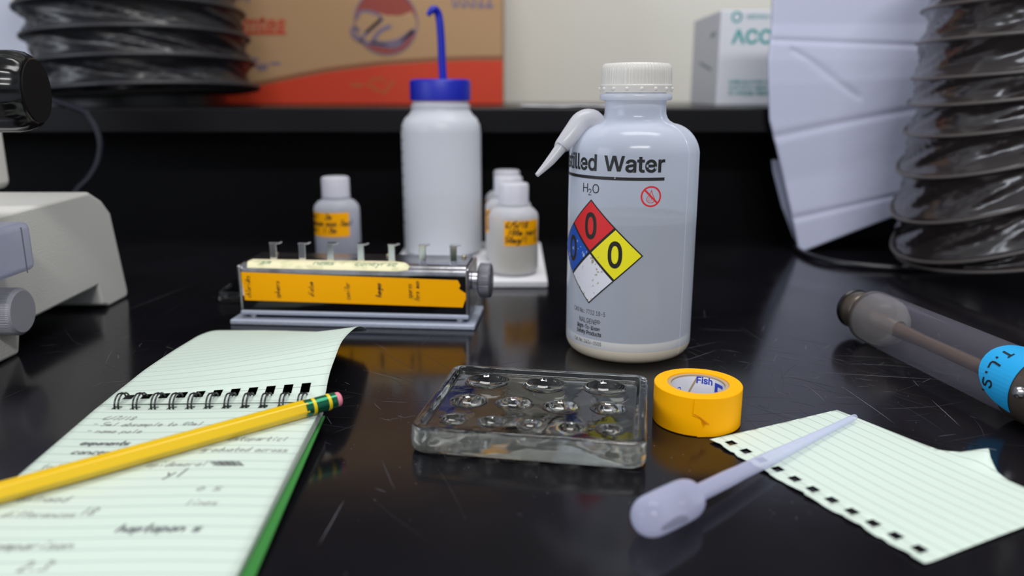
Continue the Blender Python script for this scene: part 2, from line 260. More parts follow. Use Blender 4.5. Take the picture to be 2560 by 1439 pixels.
'Ro':(415,'207,-8 117,16 56,85 34,187 56,291 117,360 207,384 299,360 359,291 381,187 359,85 299,16 207,46 270,66 307,117 319,187 307,258 270,310 207,330 145,310 108,258 96,187 108,117 145,66','5.7.6 4.7.5 4.18.7 18.8.7 4.19.18 17.8.18 4.20.19 16.8.17 3.20.4 16.9.8 3.21.20 15.9.16 2.21.3 2.22.21 14.9.15 14.10.9 2.23.22 13.10.14 1.23.2 13.11.10 1.12.23 12.11.13 1.11.12 0.11.1'),
'Rt':(227,'204,379 204,327 6,327 6,379 65,471 126,471 126,98 136,61 170,50 185,51 202,54 213,2 192,-3 168,-4 92,21 65,93','15.5.4 15.6.5 2.0.3 2.1.0 15.7.6 14.7.15 14.8.7 9.11.10 8.11.9 14.11.8 13.11.14 13.12.11'),
'B-':(453,'94,264 357,264 357,168 94,168','3.1.0 3.2.1'),
'B0':(453,'336,8 285,-18 227,-27 168,-18 118,8 78,50 50,106 33,175 28,254 33,333 50,402 79,458 118,501 168,527 227,536 285,527 335,501 375,458 403,402 420,333 425,254 420,175 403,106 375,50 177,89 199,75 227,70 254,75 277,89 296,114 311,150 321,197 324,254 321,312 311,359 296,395 277,420 254,434 227,439 199,434 177,420 157,395 142,359 133,312 129,254 133,197 142,150 157,114','13.15.14 12.15.13 12.16.15 11.16.12 11.17.16 10.39.11 39.38.11 38.17.11 38.37.17 37.18.17 36.18.37 10.40.39 10.41.40 35.18.36 9.41.10 35.19.18 9.42.41 34.19.35 33.19.34 9.43.42 8.43.9 33.20.19 32.20.33 8.44.43 7.44.8 32.21.20 7.45.44 31.21.32 7.46.45 30.21.31 6.46.7 30.22.21 6.47.46 29.22.30 28.22.29 6.24.47 28.23.22 5.24.6 27.23.28 5.25.24 5.26.25 26.23.27 5.23.26 5.0.23 4.0.5 4.1.0 3.1.4 3.2.1'),
'B2':(453,'409,-20 44,-20 44,55 220,242 246,271 267,295 282,316 292,335 298,352 300,371 298,392 290,408 279,421 264,431 246,437 224,439 201,437 182,430 167,419 157,404 150,385 145,342 43,342 51,410 69,453 97,488 134,514 177,530 225,536 273,530 315,514 351,489 378,456 395,416 401,373 398,341 390,311 374,280 352,247 321,209 282,166 173,52 173,77 409,77','27.29.28 27.30.29 26.30.27 26.31.30 25.31.26 25.32.31 24.32.25 24.15.32 15.14.32 14.33.32 23.16.24 16.15.24 13.33.14 23.17.16 12.33.13 23.18.17 11.33.12 23.19.18 11.34.33 22.19.23 10.34.11 22.20.19 9.34.10 22.21.20 9.35.34 8.35.9 7.35.8 7.36.35 6.36.7 5.36.6 5.37.36 4.37.5 4.38.37 3.38.4 3.39.38 2.39.3 2.40.39 2.42.40 42.41.40 2.43.42 2.0.43 1.0.2'),
'B3':(453,'318,-6 271,-22 218,-27 169,-22 125,-9 85,14 54,45 33,85 19,152 125,152 134,115 142,100 155,87 173,78 194,72 218,70 244,72 267,79 285,90 298,104 306,122 309,145 306,167 299,186 285,202 266,215 238,224 200,228 137,228 137,307 268,456 268,432 50,432 50,529 392,529 392,453 191,225 191,309 267,308 317,294 357,268 388,233 407,191 413,145 407,97 387,55 357,20','32.34.33 32.30.34 30.35.34 32.29.30 31.35.30 31.36.35 29.31.32 29.37.31 37.36.31 29.38.37 29.39.38 28.39.29 28.40.39 28.41.40 28.27.41 27.26.41 26.42.41 25.42.26 24.42.25 23.42.24 23.43.42 22.43.23 21.43.22 7.9.8 7.10.9 20.43.21 20.44.43 19.44.20 7.11.10 18.44.19 7.12.11 18.45.44 17.45.18 7.13.12 6.13.7 16.45.17 6.14.13 15.45.16 6.15.14 6.45.15 6.46.45 5.46.6 5.0.46 4.0.5 4.1.0 3.1.4 3.2.1'),
'B5':(453,'319,-2 273,-21 221,-27 174,-22 131,-7 95,17 66,49 47,87 36,150 138,150 146,116 154,101 166,88 182,78 200,72 221,70 245,73 266,82 283,96 296,114 305,136 308,162 305,189 296,211 282,230 264,245 243,254 217,257 196,255 174,249 155,241 134,225 45,235 78,529 386,529 386,432 168,432 156,321 130,321 145,332 171,344 199,351 230,354 267,350 302,339 333,322 360,299 381,271 398,238 408,202 411,163 405,112 386,66 357,27','32.36.33 36.34.33 36.35.34 32.38.36 38.39.36 39.37.36 41.43.42 40.43.41 40.44.43 39.44.40 39.45.44 37.45.39 37.46.45 32.37.38 32.46.37 32.28.46 28.47.46 28.27.47 27.48.47 26.48.27 32.29.28 25.48.26 32.30.29 24.48.25 32.31.30 24.49.48 23.49.24 22.49.23 22.50.49 21.50.22 21.51.50 20.51.21 7.9.8 7.10.9 19.51.20 7.11.10 18.51.19 18.52.51 7.12.11 17.52.18 7.13.12 6.13.7 16.52.17 6.14.13 15.52.16 6.15.14 6.52.15 6.53.52 5.53.6 5.0.53 4.0.5 4.1.0 3.1.4 3.2.1'),
'BA':(480,'99,-20 -12,-20 187,529 290,529 492,-20 381,-20 268,296 257,328 245,366 230,414 205,498 272,498 247,413 232,365 220,327 209,296 350,179 130,179 130,162 350,162','1.10.2 10.3.2 10.11.3 11.4.3 1.9.10 12.4.11 1.13.9 13.8.9 13.8.12 8.4.12 7.4.8 1.14.13 6.4.7 1.15.14 1.17.15 17.18.15 18.0.15 5.19.6 19.16.6 16.4.6 1.18.17 18.16.17 18.19.16 19.4.16 1.0.18 5.4.19'),
'BC':(510,'347,-14 308,-24 267,-27 200,-18 140,8 89,50 52,106 28,175 20,254 28,333 52,402 89,459 140,501 200,527 267,536 308,533 347,523 382,508 415,487 442,460 465,429 482,392 499,328 394,328 382,365 373,384 360,399 345,412 328,422 310,430 289,434 268,436 229,430 194,415 166,390 143,355 129,310 124,254 129,198 143,153 166,118 195,93 229,78 268,73 289,75 309,79 328,87 345,97 360,110 373,125 382,144 394,180 499,180 482,117 465,81 443,49 415,22 383,1','13.15.14 13.16.15 12.16.13 12.17.16 12.18.17 11.18.12 11.19.18 11.20.19 10.32.11 32.31.11 31.20.11 30.20.31 29.20.30 10.33.32 28.20.29 28.21.20 27.21.28 10.34.33 26.21.27 9.34.10 25.21.26 25.22.21 9.35.34 24.22.25 23.22.24 9.36.35 8.36.9 8.37.36 8.38.37 7.38.8 7.39.38 50.52.51 50.53.52 6.39.7 6.40.39 49.53.50 48.53.49 6.41.40 48.54.53 47.54.48 5.41.6 46.54.47 5.42.41 45.54.46 45.55.54 44.55.45 5.43.42 43.55.44 5.55.43 4.55.5 4.56.55 4.57.56 3.57.4 3.0.57 3.1.0 2.1.3'),
'BD':(502,'361,13 295,-12 220,-20 76,-20 76,77 214,77 267,83 308,98 339,123 361,158 374,202 379,255 374,308 361,352 339,386 309,411 270,426 220,432 73,432 73,529 226,529 299,521 363,496 414,455 451,400 474,333 482,255 474,177 451,110 413,54 40,529 145,529 145,-20 40,-20','33.19.30 19.31.30 33.18.19 31.20.19 32.20.31 32.17.20 17.21.20 17.22.21 17.23.22 17.16.23 16.24.23 33.4.18 4.17.18 4.32.17 15.24.16 14.24.15 14.25.24 13.25.14 12.25.13 12.26.25 11.26.12 11.27.26 10.27.11 9.27.10 9.28.27 8.28.9 7.28.8 7.29.28 6.29.7 5.29.6 33.3.4 32.5.4 32.29.5 32.0.29 32.1.0 32.2.1 3.32.33 32.2.3'),
'BE':(419,'395,-20 40,-20 40,529 392,529 392,432 145,432 145,306 375,306 375,209 145,209 145,77 395,77','1.5.2 5.3.2 5.4.3 1.6.5 1.9.6 9.7.6 9.8.7 1.10.9 1.11.10 1.0.11'),
'BF':(410,'145,-20 40,-20 40,529 389,529 389,432 145,432 145,298 366,298 366,201 145,201','1.5.2 5.3.2 5.4.3 1.6.5 1.9.6 9.7.6 9.8.7 1.0.9'),
'BK':(467,'236,255 84,95 84,223 106,251 123,273 141,295 159,317 178,337 197,358 355,529 494,529 239,255 145,-20 40,-20 40,529 145,529 145,334 144,225 145,193 487,-20 362,-20 163,260 229,342','13.2.14 2.15.14 2.16.15 8.10.9 8.22.10 22.11.10 7.22.8 7.21.22 11.19.22 6.21.7 2.3.16 3.4.16 4.5.16 5.17.16 5.21.6 17.21.5 17.20.21 1.11.0 1.19.11 18.20.17 13.1.2 12.20.18 13.12.1 12.19.1 20.19.12'),
'BL':(393,'381,-20 40,-20 40,529 145,529 145,77 381,77','1.3.2 1.4.3 1.5.4 1.0.5'),
'BP':(445,'145,-20 40,-20 40,529 236,529 293,523 342,505 380,476 408,439 424,396 429,348 424,300 408,256 380,218 342,190 293,171 236,166 89,166 89,262 232,262 264,265 287,274 304,286 315,303 322,323 324,348 322,372 315,392 304,408 287,421 264,429 231,432 145,432','1.17.2 17.31.2 31.3.2 31.4.3 31.5.4 31.6.5 31.7.6 31.30.7 30.29.7 29.8.7 17.0.31 28.8.29 27.8.28 26.8.27 26.9.8 25.9.26 24.9.25 23.9.24 23.10.9 22.10.23 21.10.22 21.11.10 20.11.21 19.11.20 18.11.19 1.16.17 0.18.17 0.15.18 15.11.18 15.12.11 15.13.12 15.14.13 1.15.16 1.0.15'),
'BR':(449,'145,-20 40,-20 40,529 237,529 294,523 342,507 381,479 408,443 424,400 429,352 424,304 408,262 380,226 342,199 293,183 237,178 76,178 76,275 233,275 266,278 289,285 305,296 316,310 323,329 325,352 323,376 316,395 305,410 289,421 265,429 232,432 145,432 461,-20 341,-20 197,249 315,249','1.17.2 17.31.2 31.3.2 31.4.3 31.5.4 31.6.5 31.7.6 31.30.7 30.29.7 29.8.7 17.0.31 28.8.29 27.8.28 26.8.27 26.9.8 25.9.26 24.9.25 23.9.24 23.10.9 22.10.23 21.10.22 21.11.10 20.11.21 19.11.20 18.11.19 1.16.17 0.34.17 34.18.17 34.11.18 34.35.11 35.12.11 0.33.34 32.12.35 13.32.12 14.32.13 15.32.14 1.15.16 1.32.15 0.32.1 33.32.0'),
'BS':(447,'332,-8 282,-24 224,-29 168,-24 119,-9 79,15 47,49 27,89 14,157 121,157 129,117 139,101 154,87 174,78 197,71 224,69 253,72 278,79 299,90 313,104 322,120 325,139 323,155 316,166 305,177 287,186 265,195 239,203 177,220 118,243 72,275 42,318 32,372 38,419 58,459 89,492 129,516 176,531 227,536 279,531 325,516 363,492 394,460 413,422 425,358 323,358 309,401 290,421 262,434 225,438 198,436 175,429 158,419 145,406 138,392 135,376 138,359 146,347 160,336 178,326 198,319 218,312 270,299 293,291 319,282 346,270 371,254 394,233 412,207 424,176 428,138 422,93 403,52 373,18','37.39.38 36.39.37 36.40.39 35.40.36 35.41.40 34.41.35 34.42.41 34.43.42 33.50.34 50.49.34 49.43.34 48.43.49 33.51.50 47.43.48 33.52.51 47.44.43 46.44.47 33.53.52 32.53.33 32.54.53 45.44.46 32.55.54 32.56.55 31.56.32 31.57.56 31.58.57 31.59.58 31.60.59 31.61.60 30.61.31 30.62.61 30.63.62 30.64.63 30.65.64 29.65.30 29.66.65 29.67.66 28.67.29 28.68.67 27.68.28 27.69.68 26.69.27 25.69.26 24.69.25 23.69.24 23.70.69 22.70.23 7.9.8 7.10.9 21.70.22 20.70.21 20.71.70 19.71.20 7.11.10 18.71.19 7.12.11 18.72.71 17.72.18 6.12.7 6.13.12 16.72.17 6.14.13 15.72.16 6.15.14 6.72.15 6.73.72 5.73.6 5.0.73 4.0.5 4.1.0 3.1.4 3.2.1'),
'BT':(449,'173,432 12,432 12,529 437,529 437,432 277,432 277,-20 173,-20','1.3.2 1.4.3 0.4.1 7.5.0 5.4.0 7.6.5'),
'BW':(700,'8,509 112,509 197,150 290,509 410,509 503,150 588,509 692,509 562,0 446,0 350,348 254,0 138,0','0.12.2.1 12.11.2 2.11.10.3 3.10.4 4.10.9.5 9.8.5 5.8.7.6'),
'Ba':(389,'223,-18 194,-26 160,-29 121,-25 86,-13 55,6 31,34 15,68 10,108 14,143 26,171 44,194 67,210 93,222 121,230 148,236 175,240 207,244 231,246 247,249 254,252 255,253 256,257 256,256 254,274 249,287 242,297 231,304 216,309 196,311 174,309 157,304 143,296 132,287 124,277 110,250 12,279 40,334 65,361 95,381 127,395 160,402 194,404 218,403 244,399 270,391 297,377 321,357 340,330 353,294 357,252 357,-20 257,-20 257,32 284,32 280,26 266,10 247,-5 137,71 152,67 170,65 197,68 218,76 234,88 246,103 253,120 256,139 256,151 279,168 265,163 251,159 235,156 219,154 203,151 189,150 179,148 159,145 141,140 128,133 119,126 114,118 112,105 114,93 118,84 126,77','41.43.42 41.44.43 40.44.41 40.45.44 39.45.40 39.46.45 38.46.39 38.47.46 37.47.38 37.48.47 36.30.37 30.48.37 30.29.48 29.28.48 28.49.48 36.31.30 27.49.28 26.49.27 36.32.31 25.49.26 36.33.32 25.50.49 24.50.25 36.34.33 35.34.36 23.22.24 22.50.24 21.50.22 20.50.21 20.51.50 19.51.20 18.68.19 68.51.19 17.68.18 16.68.17 15.68.16 14.68.15 13.68.14 12.68.13 11.68.12 10.68.11 9.68.10 9.69.68 67.51.68 9.70.69 9.71.70 9.72.71 9.73.72 9.74.73 66.51.67 9.75.74 9.76.75 9.77.76 8.77.9 8.78.77 65.51.66 8.79.78 8.80.79 64.51.65 8.81.80 7.81.8 7.82.81 63.51.64 7.83.82 62.54.63 54.51.63 7.84.83 7.58.84 61.54.62 7.59.58 60.54.61 6.59.7 6.60.59 6.54.60 5.53.6 53.54.6 5.57.53 57.52.53 55.51.54 56.51.55 57.51.56 4.57.5 4.0.57 52.51.57 3.0.4 3.1.0 2.1.3'),
'Bb':(424,'324,-1 280,-22 230,-28 193,-25 164,-14 140,1 123,18 110,34 107,39 132,39 132,-20 33,-20 33,529 134,529 134,339 108,339 110,343 122,359 139,376 163,391 192,401 230,405 279,398 324,377 361,345 388,301 405,249 410,189 405,129 388,76 361,32 174,81 194,71 220,67 246,71 267,82 284,99 297,124 305,154 308,189 305,224 297,254 285,278 268,295 247,306 220,310 194,306 173,296 156,279 144,255 136,225 133,189 136,153 144,122 157,98','11.13.12 11.15.13 15.16.13 16.17.13 17.14.13 20.22.21 19.22.20 19.23.22 18.23.19 18.24.23 17.24.18 14.24.17 14.25.24 11.14.15 11.49.14 49.48.14 48.47.14 47.46.14 46.45.14 45.25.14 44.25.45 43.25.44 43.26.25 42.26.43 41.26.42 11.50.49 40.26.41 40.27.26 11.51.50 39.27.40 11.52.51 38.27.39 38.28.27 37.28.38 11.53.52 37.29.28 36.29.37 11.54.53 35.29.36 11.8.54 8.31.54 34.29.35 8.32.31 34.30.29 33.30.34 8.33.32 8.9.33 9.30.33 11.7.8 10.5.9 5.30.9 11.6.7 5.0.30 11.5.6 11.10.5 4.0.5 4.1.0 3.1.4 3.2.1'),
'Bc':(396,'266,-20 238,-26 207,-28 153,-22 106,-1 67,32 38,76 20,128 14,187 20,247 38,300 67,344 106,377 153,398 207,405 237,402 266,396 292,386 316,372 338,355 356,334 371,309 388,263 290,238 279,268 274,278 267,287 258,295 248,301 236,306 223,309 208,310 179,306 157,294 140,276 127,251 119,221 116,187 119,154 127,125 140,100 157,82 179,71 208,67 223,68 236,71 248,76 259,82 267,90 275,100 281,110 291,141 389,116 372,69 358,45 339,23 318,5 293,-9','13.15.14 13.16.15 12.16.13 12.17.16 12.18.17 11.18.12 11.19.18 11.20.19 10.20.11 10.31.20 31.21.20 10.32.31 30.21.31 30.29.21 29.22.21 28.22.29 10.33.32 27.22.28 9.33.10 26.22.27 9.34.33 25.22.26 24.22.25 9.35.34 23.22.24 9.36.35 8.36.9 8.37.36 8.38.37 7.38.8 7.39.38 50.52.51 6.39.7 6.40.39 50.53.52 49.53.50 6.41.40 48.53.49 47.53.48 6.42.41 46.53.47 5.42.6 45.53.46 44.53.45 5.43.42 44.54.53 43.54.44 5.54.43 5.55.54 4.55.5 4.56.55 4.57.56 3.57.4 3.0.57 3.1.0 2.1.3'),
'Bd':(424,'261,-14 231,-25 195,-28 145,-22 100,-1 64,32 36,76 20,129 14,189 20,249 37,301 64,345 101,377 145,398 195,405 232,401 262,391 285,376 302,359 315,343 317,339 291,339 291,529 392,529 392,-20 293,-20 293,39 317,39 315,34 302,18 284,1 157,82 178,71 205,67 230,71 251,81 268,98 281,122 289,153 292,189 289,225 281,255 268,279 252,296 231,306 205,310 178,306 157,295 140,278 127,254 119,224 116,189 119,154 127,124 140,100','21.23.22 21.18.23 18.19.23 19.20.23 20.24.23 13.15.14 13.16.15 12.16.13 12.17.16 11.17.12 11.18.17 11.21.18 10.21.11 10.20.21 10.45.20 45.44.20 44.43.20 43.42.20 42.41.20 41.24.20 10.46.45 10.47.46 9.47.10 9.48.47 9.49.48 40.24.41 9.50.49 8.50.9 39.24.40 8.51.50 38.24.39 8.52.51 7.52.8 7.53.52 37.24.38 6.53.7 6.54.53 36.24.37 6.31.54 35.27.36 27.24.36 6.32.31 34.27.35 5.32.6 5.33.32 33.27.34 5.26.33 26.27.33 5.30.26 30.25.26 28.24.27 29.24.28 4.30.5 30.24.29 4.0.30 25.24.30 3.0.4 3.1.0 2.1.3'),
'Be':(404,'290,-14 253,-25 212,-28 155,-22 106,-1 67,32 38,76 20,128 14,187 20,246 37,298 66,343 104,376 151,398 205,405 239,402 273,393 304,378 333,355 358,326 376,289 387,245 391,195 391,149 55,149 55,241 404,241 293,167 287,234 279,261 267,282 251,297 231,307 205,310 179,307 157,297 140,281 127,261 119,237 116,210 116,178 119,143 129,115 143,94 161,79 184,69 213,66 231,68 247,72 260,78 271,87 280,98 294,129 393,105 371,53 350,25 322,3','13.15.14 13.16.15 12.16.13 12.17.16 12.18.17 11.18.12 11.19.18 10.19.11 10.33.19 33.20.19 10.34.33 32.20.33 31.20.32 10.35.34 9.35.10 30.20.31 9.36.35 30.21.20 29.21.30 9.37.36 9.38.37 28.21.29 8.25.9 25.38.9 28.22.21 8.24.25 38.26.25 38.28.26 28.27.26 39.28.38 39.22.28 40.22.39 40.23.22 7.24.8 41.23.40 7.41.24 41.23.24 7.42.41 51.53.52 6.42.7 6.43.42 51.54.53 50.54.51 6.44.43 49.54.50 6.45.44 48.54.49 5.45.6 47.54.48 5.46.45 46.54.47 5.54.46 5.55.54 4.55.5 4.56.55 4.0.56 3.0.4 3.1.0 2.1.3'),
'Bf':(254,'-14,399 248,399 248,307 -14,307 162,-20 61,-20 61,433 65,467 79,497 100,521 127,537 156,547 187,550 208,549 226,546 240,543 267,534 241,443 216,451 211,452 204,453 196,454 178,451 169,446 164,436 162,417','11.13.12 11.14.13 10.14.11 10.15.14 10.16.15 9.16.10 9.17.16 8.17.9 7.20.8 20.19.8 19.18.8 18.17.8 6.22.7 22.21.7 21.20.7 6.23.22 6.24.23 6.25.24 5.25.6 5.4.25 3.1.0 3.2.1'),
'Bg':(425,'298,-155 254,-167 207,-171 165,-168 127,-159 95,-144 69,-125 48,-103 22,-62 107,-14 126,-40 136,-52 147,-62 162,-70 181,-75 206,-77 243,-72 269,-59 285,-38 291,-4 291,48 317,48 314,44 301,28 284,12 261,-3 231,-12 195,-15 146,-9 102,9 65,40 37,81 20,132 14,191 20,250 37,302 64,345 101,377 146,398 196,405 232,401 262,391 286,376 303,359 316,343 318,339 293,339 293,399 392,399 392,-10 386,-59 367,-101 337,-133 157,93 178,83 205,79 231,83 252,92 269,107 281,129 290,157 292,193 290,227 281,256 269,279 252,296 231,306 205,310 178,306 157,295 140,278 127,255 119,226 116,193 119,159 127,130 140,108','38.40.39 38.41.40 46.43.47 43.48.47 43.44.48 44.45.48 45.49.48 37.41.38 37.42.41 36.42.37 36.43.42 36.46.43 35.46.36 35.45.46 35.67.45 67.66.45 66.65.45 65.64.45 64.63.45 63.49.45 35.68.67 35.69.68 34.69.35 34.70.69 34.71.70 62.49.63 34.72.71 33.72.34 61.49.62 33.73.72 60.49.61 33.74.73 32.74.33 32.75.74 59.49.60 31.75.32 31.76.75 58.49.59 31.53.76 57.21.58 21.49.58 31.54.53 56.21.57 31.55.54 55.21.56 30.55.31 30.20.55 20.21.55 30.24.20 24.19.20 22.49.21 23.49.22 29.24.30 24.49.23 29.25.24 19.49.24 28.25.29 28.26.25 18.49.19 27.26.28 18.50.49 8.10.9 17.50.18 8.11.10 8.12.11 16.50.17 16.51.50 8.13.12 7.13.8 7.14.13 15.51.16 7.15.14 7.51.15 7.52.51 6.52.7 5.52.6 5.0.52 4.0.5 4.1.0 3.1.4 3.2.1'),
'Bh':(410,'144,273 136,253 134,226 134,-20 33,-20 33,529 134,529 134,267 71,267 107,344 140,379 181,398 227,405 268,400 305,386 336,363 359,330 373,289 377,241 377,-20 276,-20 276,234 271,268 258,290 238,304 209,309 189,307 171,300 156,289','4.8.5 8.6.5 8.9.6 9.7.6 11.13.12 11.14.13 10.14.11 10.15.14 9.15.10 9.16.15 7.28.9 28.27.9 27.26.9 26.16.9 26.25.16 25.17.16 24.17.25 23.17.24 22.17.23 22.18.17 7.0.28 7.1.0 21.18.22 4.7.8 4.1.7 4.2.1 21.19.18 20.19.21 4.3.2'),
'Bi':(167,'128,440 108,427 84,422 60,427 40,440 26,459 21,483 26,507 40,527 60,540 84,544 108,540 128,527 142,507 147,483 142,459 134,-20 33,-20 33,399 134,399','17.19.18 17.16.19 9.11.10 9.12.11 8.12.9 8.13.12 7.13.8 6.13.7 6.14.13 5.14.6 5.15.14 4.15.5 4.0.15 3.0.4 3.1.0 2.1.3'),
'Bl':(189,'164,-21 152,-22 138,-22 94,-16 59,6 39,41 33,83 33,529 134,529 134,99 135,81 137,74 138,73 148,72 153,72 158,72 162,73 185,78 204,-13 176,-19','6.8.7 6.9.8 6.10.9 5.10.6 5.11.10 16.18.17 5.12.11 5.13.12 15.18.16 14.18.15 13.18.14 5.18.13 4.18.5 3.18.4 3.19.18 2.19.3 2.0.19 2.1.0'),
'Bm':(610,'134,-20 33,-20 33,399 132,399 132,275 79,275 100,332 117,359 139,380 164,394 191,403 220,406 265,399 301,376 327,341 349,275 284,275 304,330 322,356 345,378 373,393 403,403 437,406 473,402 507,390 536,368 558,338 572,300 577,256 577,-20 476,-20 476,252 471,281 459,297 441,307 418,310 400,308 384,302 372,293 363,281 357,265 355,246 355,-20 254,-20 254,258 250,281 239,296 222,307 199,310 183,308 167,302 154,293 143,279 136,261 134,237','10.12.11 21.23.22 9.12.10 20.23.21 20.24.23 1.5.2 5.6.2 6.3.2 6.7.3 7.4.3 9.13.12 8.13.9 19.24.20 19.25.24 7.13.8 18.25.19 7.14.13 18.26.25 4.51.7 51.50.7 50.49.7 49.14.7 17.26.18 49.17.14 17.15.14 17.27.26 49.48.17 48.47.17 47.16.17 15.38.17 38.37.17 37.36.17 36.35.17 35.27.17 34.27.35 33.27.34 46.16.47 33.28.27 32.28.33 45.16.46 15.39.38 4.52.51 31.28.32 15.40.39 44.16.45 4.53.52 1.4.5 1.53.4 44.15.16 44.40.15 44.41.40 1.54.53 43.41.44 31.29.28 30.29.31 43.42.41 1.0.54'),
'Bn':(410,'144,273 136,253 134,226 134,-20 33,-20 33,399 132,399 132,267 71,267 107,344 140,379 181,398 227,405 268,400 305,386 335,363 359,330 373,289 377,241 377,-20 276,-20 276,234 271,268 258,290 238,304 209,309 189,307 171,300 156,289','11.13.12 11.14.13 4.8.5 8.6.5 8.9.6 9.7.6 10.14.11 10.15.14 9.15.10 9.16.15 7.28.9 28.27.9 27.26.9 26.16.9 26.25.16 25.17.16 24.17.25 23.17.24 22.17.23 22.18.17 7.0.28 7.1.0 21.18.22 4.7.8 4.1.7 4.2.1 21.19.18 20.19.21 4.3.2'),
'Bo':(415,'309,-1 262,-22 207,-28 153,-22 106,-1 67,32 38,76 20,128 14,187 20,247 38,300 67,344 106,377 153,398 207,405 262,398 309,377 348,344 377,300 395,247 401,187 395,128 377,76 348,32 157,82 179,71 207,67 236,71 258,82 275,100 288,125 296,154 299,187 296,221 288,251 275,276 258,294 236,306 207,310 179,306 157,294 140,276 127,251 119,221 116,187 119,154 127,125 140,100','13.15.14 13.16.15 12.16.13 12.17.16 11.17.12 11.18.17 10.38.11 38.18.11 10.39.38 37.18.38 10.40.39 36.18.37 9.40.10 36.19.18 9.41.40 35.19.36 9.42.41 34.19.35 9.43.42 33.19.34 8.43.9 33.20.19 8.44.43 32.20.33 8.45.44 31.20.32 31.21.20 7.45.8 7.46.45 30.21.31 30.22.21 6.46.7 29.22.30 6.47.46 28.22.29 6.24.47 27.22.28 6.25.24 27.23.22 5.25.6 26.23.27 5.26.25 5.23.26 4.23.5 4.0.23 3.0.4 3.1.0 2.1.3'),
'Br':(259,'134,-20 33,-20 33,399 132,399 132,341 104,341 114,359 141,384 175,400 212,405 221,405 230,404 238,404 263,403 263,298 236,303 228,304 218,305 208,306 186,303 168,297 154,287 143,273 136,257 134,236','8.10.9 8.11.10 8.12.11 8.13.12 8.14.13 7.14.8 1.5.2 5.3.2 5.6.3 6.4.3 6.14.7 4.14.6 1.4.5 1.23.4 23.22.4 22.21.4 21.20.4 20.19.4 19.18.4 18.17.4 17.16.4 16.15.4 15.14.4 1.24.23 1.0.24'),
'Bs':(365,'268,-12 227,-24 182,-28 142,-25 105,-15 73,1 46,25 27,55 10,109 106,130 122,91 136,77 155,69 181,66 211,69 233,79 244,91 247,104 246,113 240,121 228,129 207,136 144,151 95,168 58,194 34,230 27,274 32,311 49,343 74,370 107,389 145,401 187,405 227,401 262,391 291,374 314,352 332,325 351,275 257,254 241,287 230,300 213,309 187,312 162,309 143,300 132,289 129,277 131,267 137,259 152,250 177,242 235,229 284,212 321,186 344,150 351,107 346,69 329,35 302,8','31.33.32 31.34.33 30.34.31 30.35.34 29.35.30 29.36.35 28.36.29 28.37.36 27.37.28 27.43.37 43.42.37 42.38.37 27.44.43 26.44.27 26.45.44 41.38.42 26.46.45 40.38.41 26.47.46 39.38.40 26.48.47 25.48.26 25.49.48 25.50.49 25.51.50 25.52.51 24.52.25 24.53.52 24.54.53 23.54.24 23.55.54 22.55.23 21.55.22 21.56.55 20.56.21 8.10.9 19.56.20 18.56.19 17.56.18 7.10.8 17.57.56 16.57.17 15.57.16 7.11.10 14.57.15 7.12.11 13.57.14 13.58.57 7.13.12 7.58.13 6.58.7 6.59.58 5.59.6 5.0.59 4.0.5 4.1.0 3.1.4 3.2.1'),
'Bt':(227,'-14,399 224,399 224,307 -14,307 45,91 45,491 146,491 146,99 148,82 151,75 157,72 171,70 175,70 183,71 191,72 217,76 237,-13 207,-21 194,-23 181,-24 167,-24 118,-17 78,6 53,44','4.6.5 4.7.6 3.1.0 3.2.1 4.8.7 23.8.4 23.9.8 14.16.15 23.10.9 13.16.14 23.11.10 12.16.13 11.16.12 23.16.11 22.16.23 21.16.22 21.17.16 20.17.21 20.18.17 20.19.18'),
'Bu':(410,'269,0 228,-19 183,-25 142,-21 105,-7 74,17 51,50 37,91 33,138 33,399 134,399 134,146 139,111 152,89 172,75 201,70 221,73 239,80 254,91 266,106 273,127 276,154 276,399 377,399 377,-20 278,-20 278,112 339,112 303,35','8.10.9 8.11.10 21.23.22 21.27.23 27.24.23 20.27.21 8.12.11 7.12.8 19.26.20 26.27.20 19.25.26 28.24.27 7.13.12 18.25.19 17.25.18 6.13.7 6.14.13 16.0.17 0.25.17 6.15.14 15.0.16 6.0.15 5.0.6 0.24.28 4.0.5 4.1.0 25.24.0 3.1.4 3.2.1'),
'Bw':(567,'214,-20 123,-20 -4,399 102,399 153,219 163,182 173,141 184,96 200,21 140,21 156,94 166,139 177,181 187,219 237,399 332,399 381,219 391,181 401,140 411,95 427,21 366,21 383,95 394,140 404,181 414,219 465,399 572,399 444,-20 353,-20 300,166 292,193 285,220 278,247 271,276 264,304 251,358 316,358 303,304 296,276 289,247 282,220 275,192 267,166','1.3.2 1.4.3 13.36.14 36.15.14 36.37.15 37.16.15 25.27.26 25.28.27 13.35.36 38.16.37 39.16.38 13.34.35 40.16.39 13.33.34 13.32.33 41.32.40 32.16.40 13.41.32 41.31.32 13.42.41 1.5.4 24.28.25 12.42.13 12.43.42 1.11.5 11.6.5 23.18.24 18.28.24 11.6.12 6.43.12 6.0.43 7.0.6 23.19.18 22.19.23 1.10.11 8.0.7 22.20.19 21.20.22 1.9.10 1.8.9 1.0.8'),
